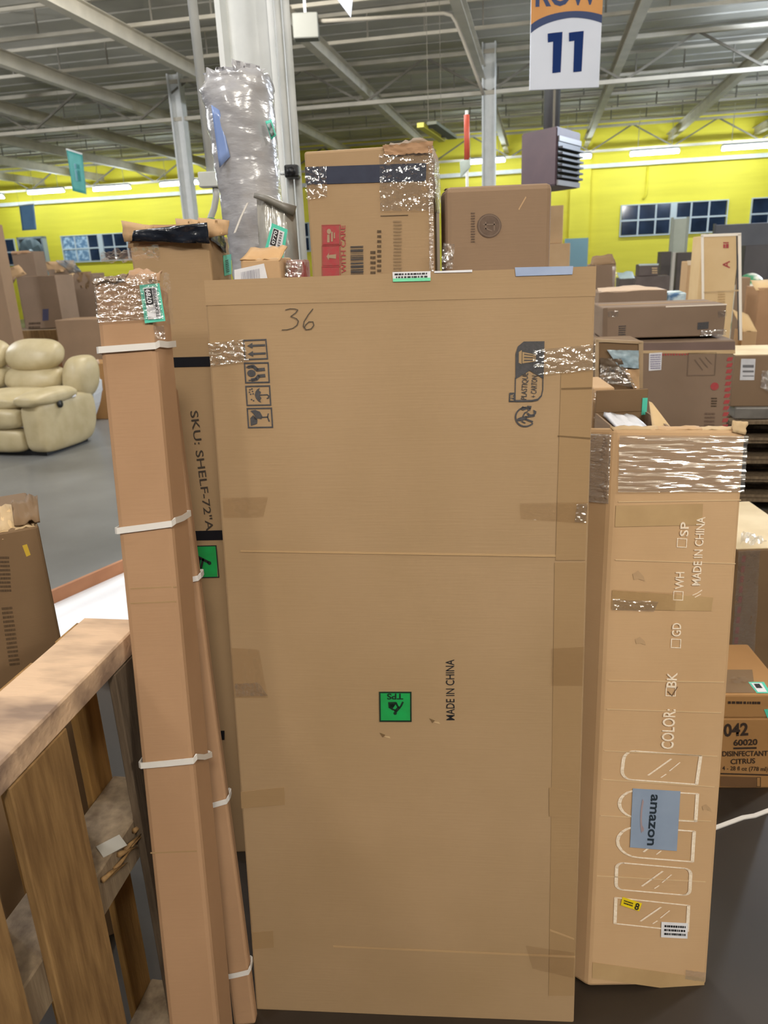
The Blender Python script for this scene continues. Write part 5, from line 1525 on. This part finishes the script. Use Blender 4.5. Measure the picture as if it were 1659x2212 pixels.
for cx_, cy_ in ((935, 1556), (828, 1587)):
    icon(big, 'scuff_mark', KD, ((cx_ - 8, cy_ - 5), (cx_ + 6, cy_ - 4), (cx_ - 8, cy_ + 5)), [[(0, 0), (0.9, 0.4), (0.5, 1.0)]], off=0.0012)
    icon(big, 'scuff_mark', KE, ((cx_ + 2, cy_ + 1), (cx_ + 16, cy_ + 2), (cx_ + 2, cy_ + 7)), [[(0, 0.2), (0.8, 0.2), (1, 0.9), (0.2, 0.6)]], off=0.0012)
# labels folded over the top edge
lt = patch(big, 'paper_label', WHT, [(848, 588), (930, 586), (930, 607), (849, 609)], off=0.0024)
fine_print(big, ((852, 590), (926, 588), (852, 603)), 2, 8, parent=lt, off=0.0034)
patch(big, 'sticker_edge', M('sticker_mint', '74d8a8', rough=0.45), [(849, 602), (930, 600), (930, 607), (849, 609)], off=0.0030, parent=lt)
patch(big, 'paper_strip', WHT, [(938, 586), (1020, 583), (1020, 588), (938, 590)], off=0.0028)
patch(big, 'blue_tape', M('tape_blue_grey', 'a3b2d0', '95a5c6', rough=0.3, scale=12), [(1112, 578), (1238, 575), (1236, 593), (1114, 597)], off=0.0026)
# clear tape crossing the edges
patch(big, 'clear_tape', WRAPV, [(452, 742), (528, 733), (540, 780), (458, 791)], off=0.004, grid=(30, 20), amp=0.006, seed=41)
patch(big, 'clear_tape', TAPEB, [(1150, 756), (1284, 744), (1284, 800), (1152, 810)], off=0.004, grid=(44, 20), amp=0.006, seed=42)
patch(big, 'clear_tape', TAPEB, [(1245, 1088), (1268, 1086), (1265, 1128), (1240, 1126)], off=0.0045, grid=(14, 20), amp=0.004, seed=61)
patch(big, 'clear_tape', TAPEB, [(508, 1474), (560, 1472), (580, 1500), (512, 1502)], off=0.0045, grid=(22, 12), amp=0.003, seed=62)
patch(big, 'clear_tape', TAPEF, [(482, 1075), (580, 1072), (570, 1116), (484, 1118)], off=0.0026, grid=(20, 10), amp=0.0012, seed=43)
patch(big, 'clear_tape', TAPEF, [(1122, 1086), (1270, 1084), (1266, 1130), (1124, 1120)], off=0.003, grid=(36, 12), amp=0.0025, seed=44)
patch(big, 'clear_tape', TAPEF, [(500, 1398), (560, 1402), (580, 1506), (506, 1506)], off=0.0026, grid=(16, 22), amp=0.0018, seed=45)
patch(big, 'clear_tape', TAPEF, [(1190, 1400), (1262, 1396), (1258, 1480), (1190, 1480)], off=0.0026, grid=(16, 16), amp=0.0012, seed=46)
patch(big, 'tape_strip', K1s, [(520, 1710), (614, 1700), (616, 1738), (522, 1746)], off=0.0012)
patch(big, 'tape_strip', K1s, [(545, 2014), (590, 2010), (592, 2046), (546, 2050)], off=0.0012)
patch(big, 'tape_strip', K1s, [(1186, 1700), (1250, 1712), (1250, 1770), (1186, 1762)], off=0.0022)
patch(big, 'clear_tape', TAPEF, [(1135, 2040), (1240, 2055), (1238, 2110), (1150, 2090)], off=0.0026, grid=(26, 14), amp=0.002, seed=47)

# ---------------------------------------------------------------- mirror carton on the right
KSM = cardboard('kraft_score_light', 'cdb18c', 'c4a67e')
mc = carton('mirror_carton', 'tall light carton with white mirror outlines and blue-grey shipping label', 'box', (0.430, 1.311, 0.014), R(1.06), (0.282, 0.062, 1.304), K3, lean=R(10.43), roll=R(2.9), bevel=0.008, seams=False, sag=0.0008, nx=6, nz=18)
for v in mc.o.data.vertices:        # left side flared outward, shaped to catch light like the front face
    if v.co.x < 0.03:
        v.co.x -= 0.052 * v.co.y / mc.d
def mtext(s, a, b_, u, bold=0.014):
    text_px(mc, s, a, b_, u, WINK, bold=bold, off=0.003)
mtext('COLOR:', (1453, 1617), (1458, 1531), (1427, 1616))
mtext('BK', (1459, 1484), (1462, 1452), (1438, 1483))
mtext('GD', (1469, 1374), (1470, 1345), (1450, 1374))
mtext('WH', (1475, 1272), (1477, 1235), (1457, 1272))
mtext('SP', (1485, 1158), (1487, 1127), (1467, 1158))
mtext('MADE IN CHINA', (1511, 1264), (1522, 1116), (1493, 1264))
for x, y in ((1438, 1503), (1449, 1399), (1454, 1296), (1462, 1182)):
    icon(mc, 'tick_box', WINK, ((x, y - 20), (x + 22, y - 19), (x - 1, y)), frame_polys(0.09))
icon(mc, 'tick_mark', M('ink_pen', '6d5238', rough=0.7), ((1436, 1483), (1466, 1483), (1436, 1505)), stroke([(0.2, 0.45), (0.5, 0.9), (0.9, 0.0)], 0.07))
icon(mc, 'dry_mark', WINK, ((1493, 1270), (1518, 1270), (1493, 1292)), stroke([(0.1, 0.7), (0.5, 0.5), (0.9, 0.2)], 0.08) + stroke([(0.3, 0.9), (0.8, 0.6)], 0.08))
def outline(q, shape, wd=0.035):
    pts = shape
    icon(mc, 'mirror_outline', WINK, q, stroke(pts, wd))
def rrect(rl, rr, n=5):
    """rounded on the left by rl and on the right by rr (unit square)"""
    def corner(cx, cy, r, ry, a0):
        return [(cx + r * math.cos(R(a0 + 90 * k / n)), cy + ry * math.sin(R(a0 + 90 * k / n))) for k in range(n + 1)]
    p = []
    al = rl * 2.2 if rl < 0.3 else rl * 1.2
    al = min(al, 0.5)
    ar = min(rr * 2.2, 0.5)
    p += corner(1 - rr, ar, rr, ar, 270) if rr else [(1, 0)]
    p += corner(1 - rr, 1 - ar, rr, ar, 0) if rr else [(1, 1)]
    p += corner(rl, 1 - al, rl, al, 90) if rl else [(0, 1)]
    p += corner(rl, al, rl, al, 180) if rl else [(0, 0)]
    return p + p[:1]
MQ = [((1349, 1620), (1513, 1632), (1341, 1682)), ((1339, 1704), (1506, 1714), (1336, 1764)), ((1335, 1782), (1499, 1795), (1332, 1848)), ((1332, 1862), (1492, 1876), (1330, 1920)), ((1330, 1938), (1487, 1955), (1328, 1994))]
for q, sh_ in zip(MQ, (rrect(0.14, 0), rrect(0.25, 0), rrect(0.28, 0), rrect(0.09, 0.09), rrect(0, 0))):
    outline(q, sh_, 0.045)
    icon(mc, 'shine_line', WINK, q, stroke([(0.35, 0.8), (0.62, 0.18)], 0.03) + stroke([(0.52, 0.85), (0.58, 0.72)], 0.02) + stroke([(0.62, 0.6), (0.74, 0.28)], 0.02))
q = [(1366, 1702), (1469, 1708), (1461, 1837), (1360, 1829)]
am = patch(mc, 'shipping_label', M('label_blue_grey', '8d9cb3', '8494ac', rough=0.4, scale=10), q, off=0.0026)
text_px(mc, 'amazon', (1406, 1714), (1397, 1824), (1420, 1715), M('ink_slate', '1d2a36', rough=0.6), off=0.0036, bold=0.02, parent=am)
icon(mc, 'smile_arc', M('ink_smile', '9c8a8e', rough=0.6), ((1382, 1732), (1402, 1732), (1380, 1790)), [p for p in arc_polys(1.25, 0.5, 1.02, 1.20, 148, 212, 12)] + stroke([(0.3, 0.93), (0.45, 1.02)], 0.14), off=0.0036, parent=am)
ys_ = [(1344, 1936), (1386, 1950), (1380, 1967), (1340, 1954)]
yt = patch(mc, 'yellow_sticker', M('sticker_yellow', 'e2c81c', rough=0.4), ys_, off=0.0026)
a = quad_in(ys_, 0.1, 0.2, 0.6, 0.75)
fine_print(mc, (a[0], a[1], a[3]), 2, 4, parent=yt, off=0.0036)
a = quad_in(ys_, 0.70, 0.1, 0.92, 0.9)
text_px(mc, '8', a[3], a[2], a[0], BLK, off=0.0036, bold=0.02, parent=yt)
wq = [(1428, 1990), (1485, 1993), (1484, 2026), (1427, 2023)]
wl = patch(mc, 'paper_label', WHT, wq, off=0.0026)
a = quad_in(wq, 0.08, 0.12, 0.92, 0.88)
fine_print(mc, (a[0], a[1], a[3]), 3, 6, parent=wl, off=0.0036)
# taped and wrapped top
patch(mc, 'stretch_film', WRAP, [(1335, 940), (1612, 941), (1604, 1062), (1332, 1062)], off=0.004, grid=(60, 40), amp=0.009, seed=51, stretch=(0.3, 3.0))
L_ = []
for t in (0.0, 1.0):
    for y in (mc.d, 0.0):
        L_.append(Vector((-0.052 * y / mc.d - 0.005, y, mc.h - 0.012 - t * 0.148)))
free_sheet('stretch_film', [L_[0], L_[1], L_[3], L_[2]], 12, 30, 0.002, WRAP, mc.o, 52, 0.0005)
patch(mc, 'tape_band', M('tape_tan', 'b89a70', 'ad8f66', rough=0.4, scale=10), [(1330, 1092), (1518, 1088), (1516, 1134), (1328, 1138)], off=0.0016)
patch(mc, 'tape_band', MATS['tape_tan'], [(1322, 1275), (1540, 1290), (1536, 1320), (1320, 1316)], off=0.0012)
patch(mc, 'clear_tape', TAPEF, [(1322, 1272), (1460, 1280), (1456, 1318), (1320, 1314)], off=0.003, grid=(30, 12), amp=0.003, seed=55)
for (ya, yb) in ((1083, 1079), (1208, 1216), (1468, 1472), (1530, 1538), (1620, 1632), (1682, 1698), (1760, 1772), (1890, 1903)):
    x0e = 1335 - max(0, (ya - 1100)) * 0.058
    x1e = 1600 - (ya - 1083) * 0.095
    patch(mc, 'score_line', KSM, [(x0e, ya), (x1e, yb), (x1e, yb + 2.4), (x0e, ya + 2.4)], off=0.0016)
for x, y, sx, sy in ((1378, 1245, 30, 26), (1382, 1385, 26, 20), (1525, 1745, 22, 16)):
    icon(mc, 'scuff_mark', M('scuff_grey', 'ab8c69', 'b39470', rough=0.7, scale=40), ((x - sx / 2, y - sy / 2), (x + sx / 2, y - sy / 2), (x - sx / 2, y + sy / 2)), [[(0.1, 0.3), (0.5, 0.0), (0.9, 0.5), (1.0, 0.9), (0.5, 0.7), (0.2, 0.8)]], off=0.001)
for k, (x, z) in enumerate(((-0.002, 0.004), (0.09, 0.003), (0.18, 0.004))):
    free_sheet('frayed_edge', [Vector((x, 0.02, mc.h + 0.005)), Vector((x + 0.10, 0.02, mc.h + 0.006)), Vector((x + 0.10, 0.002, mc.h - 0.001)), Vector((x, 0.002, mc.h - 0.001))], 10, 3, 0.004, [KE, K3, KE][k], mc.o, 3 * k, 0.003)
free_sheet('torn_corner', [Vector((mc.w - 0.03, 0.0, mc.h + 0.018)), Vector((mc.w + 0.004, 0.0, mc.h + 0.016)), Vector((mc.w - 0.002, -0.004, mc.h - 0.012)), Vector((mc.w - 0.03, -0.004, mc.h - 0.006))], 6, 4, 0.008, KE, mc.o, 5, 0.004)
patch(mc, 'clear_tape', TAPEB, [(1322, 1292), (1420, 1298), (1410, 1320), (1320, 1316)], off=0.0045, grid=(30, 12), amp=0.004, seed=63, stretch=(0.4, 1.6))
patch(mc, 'tape_strip', MATS['tape_tan'], [(1280, 2078), (1522, 2112), (1519, 2146), (1279, 2112)], off=0.0014)
patch(mc, 'clear_tape', TAPEB, [(1480, 2092), (1524, 2098), (1522, 2118), (1478, 2112)], off=0.003, grid=(12, 8), amp=0.003, seed=57)
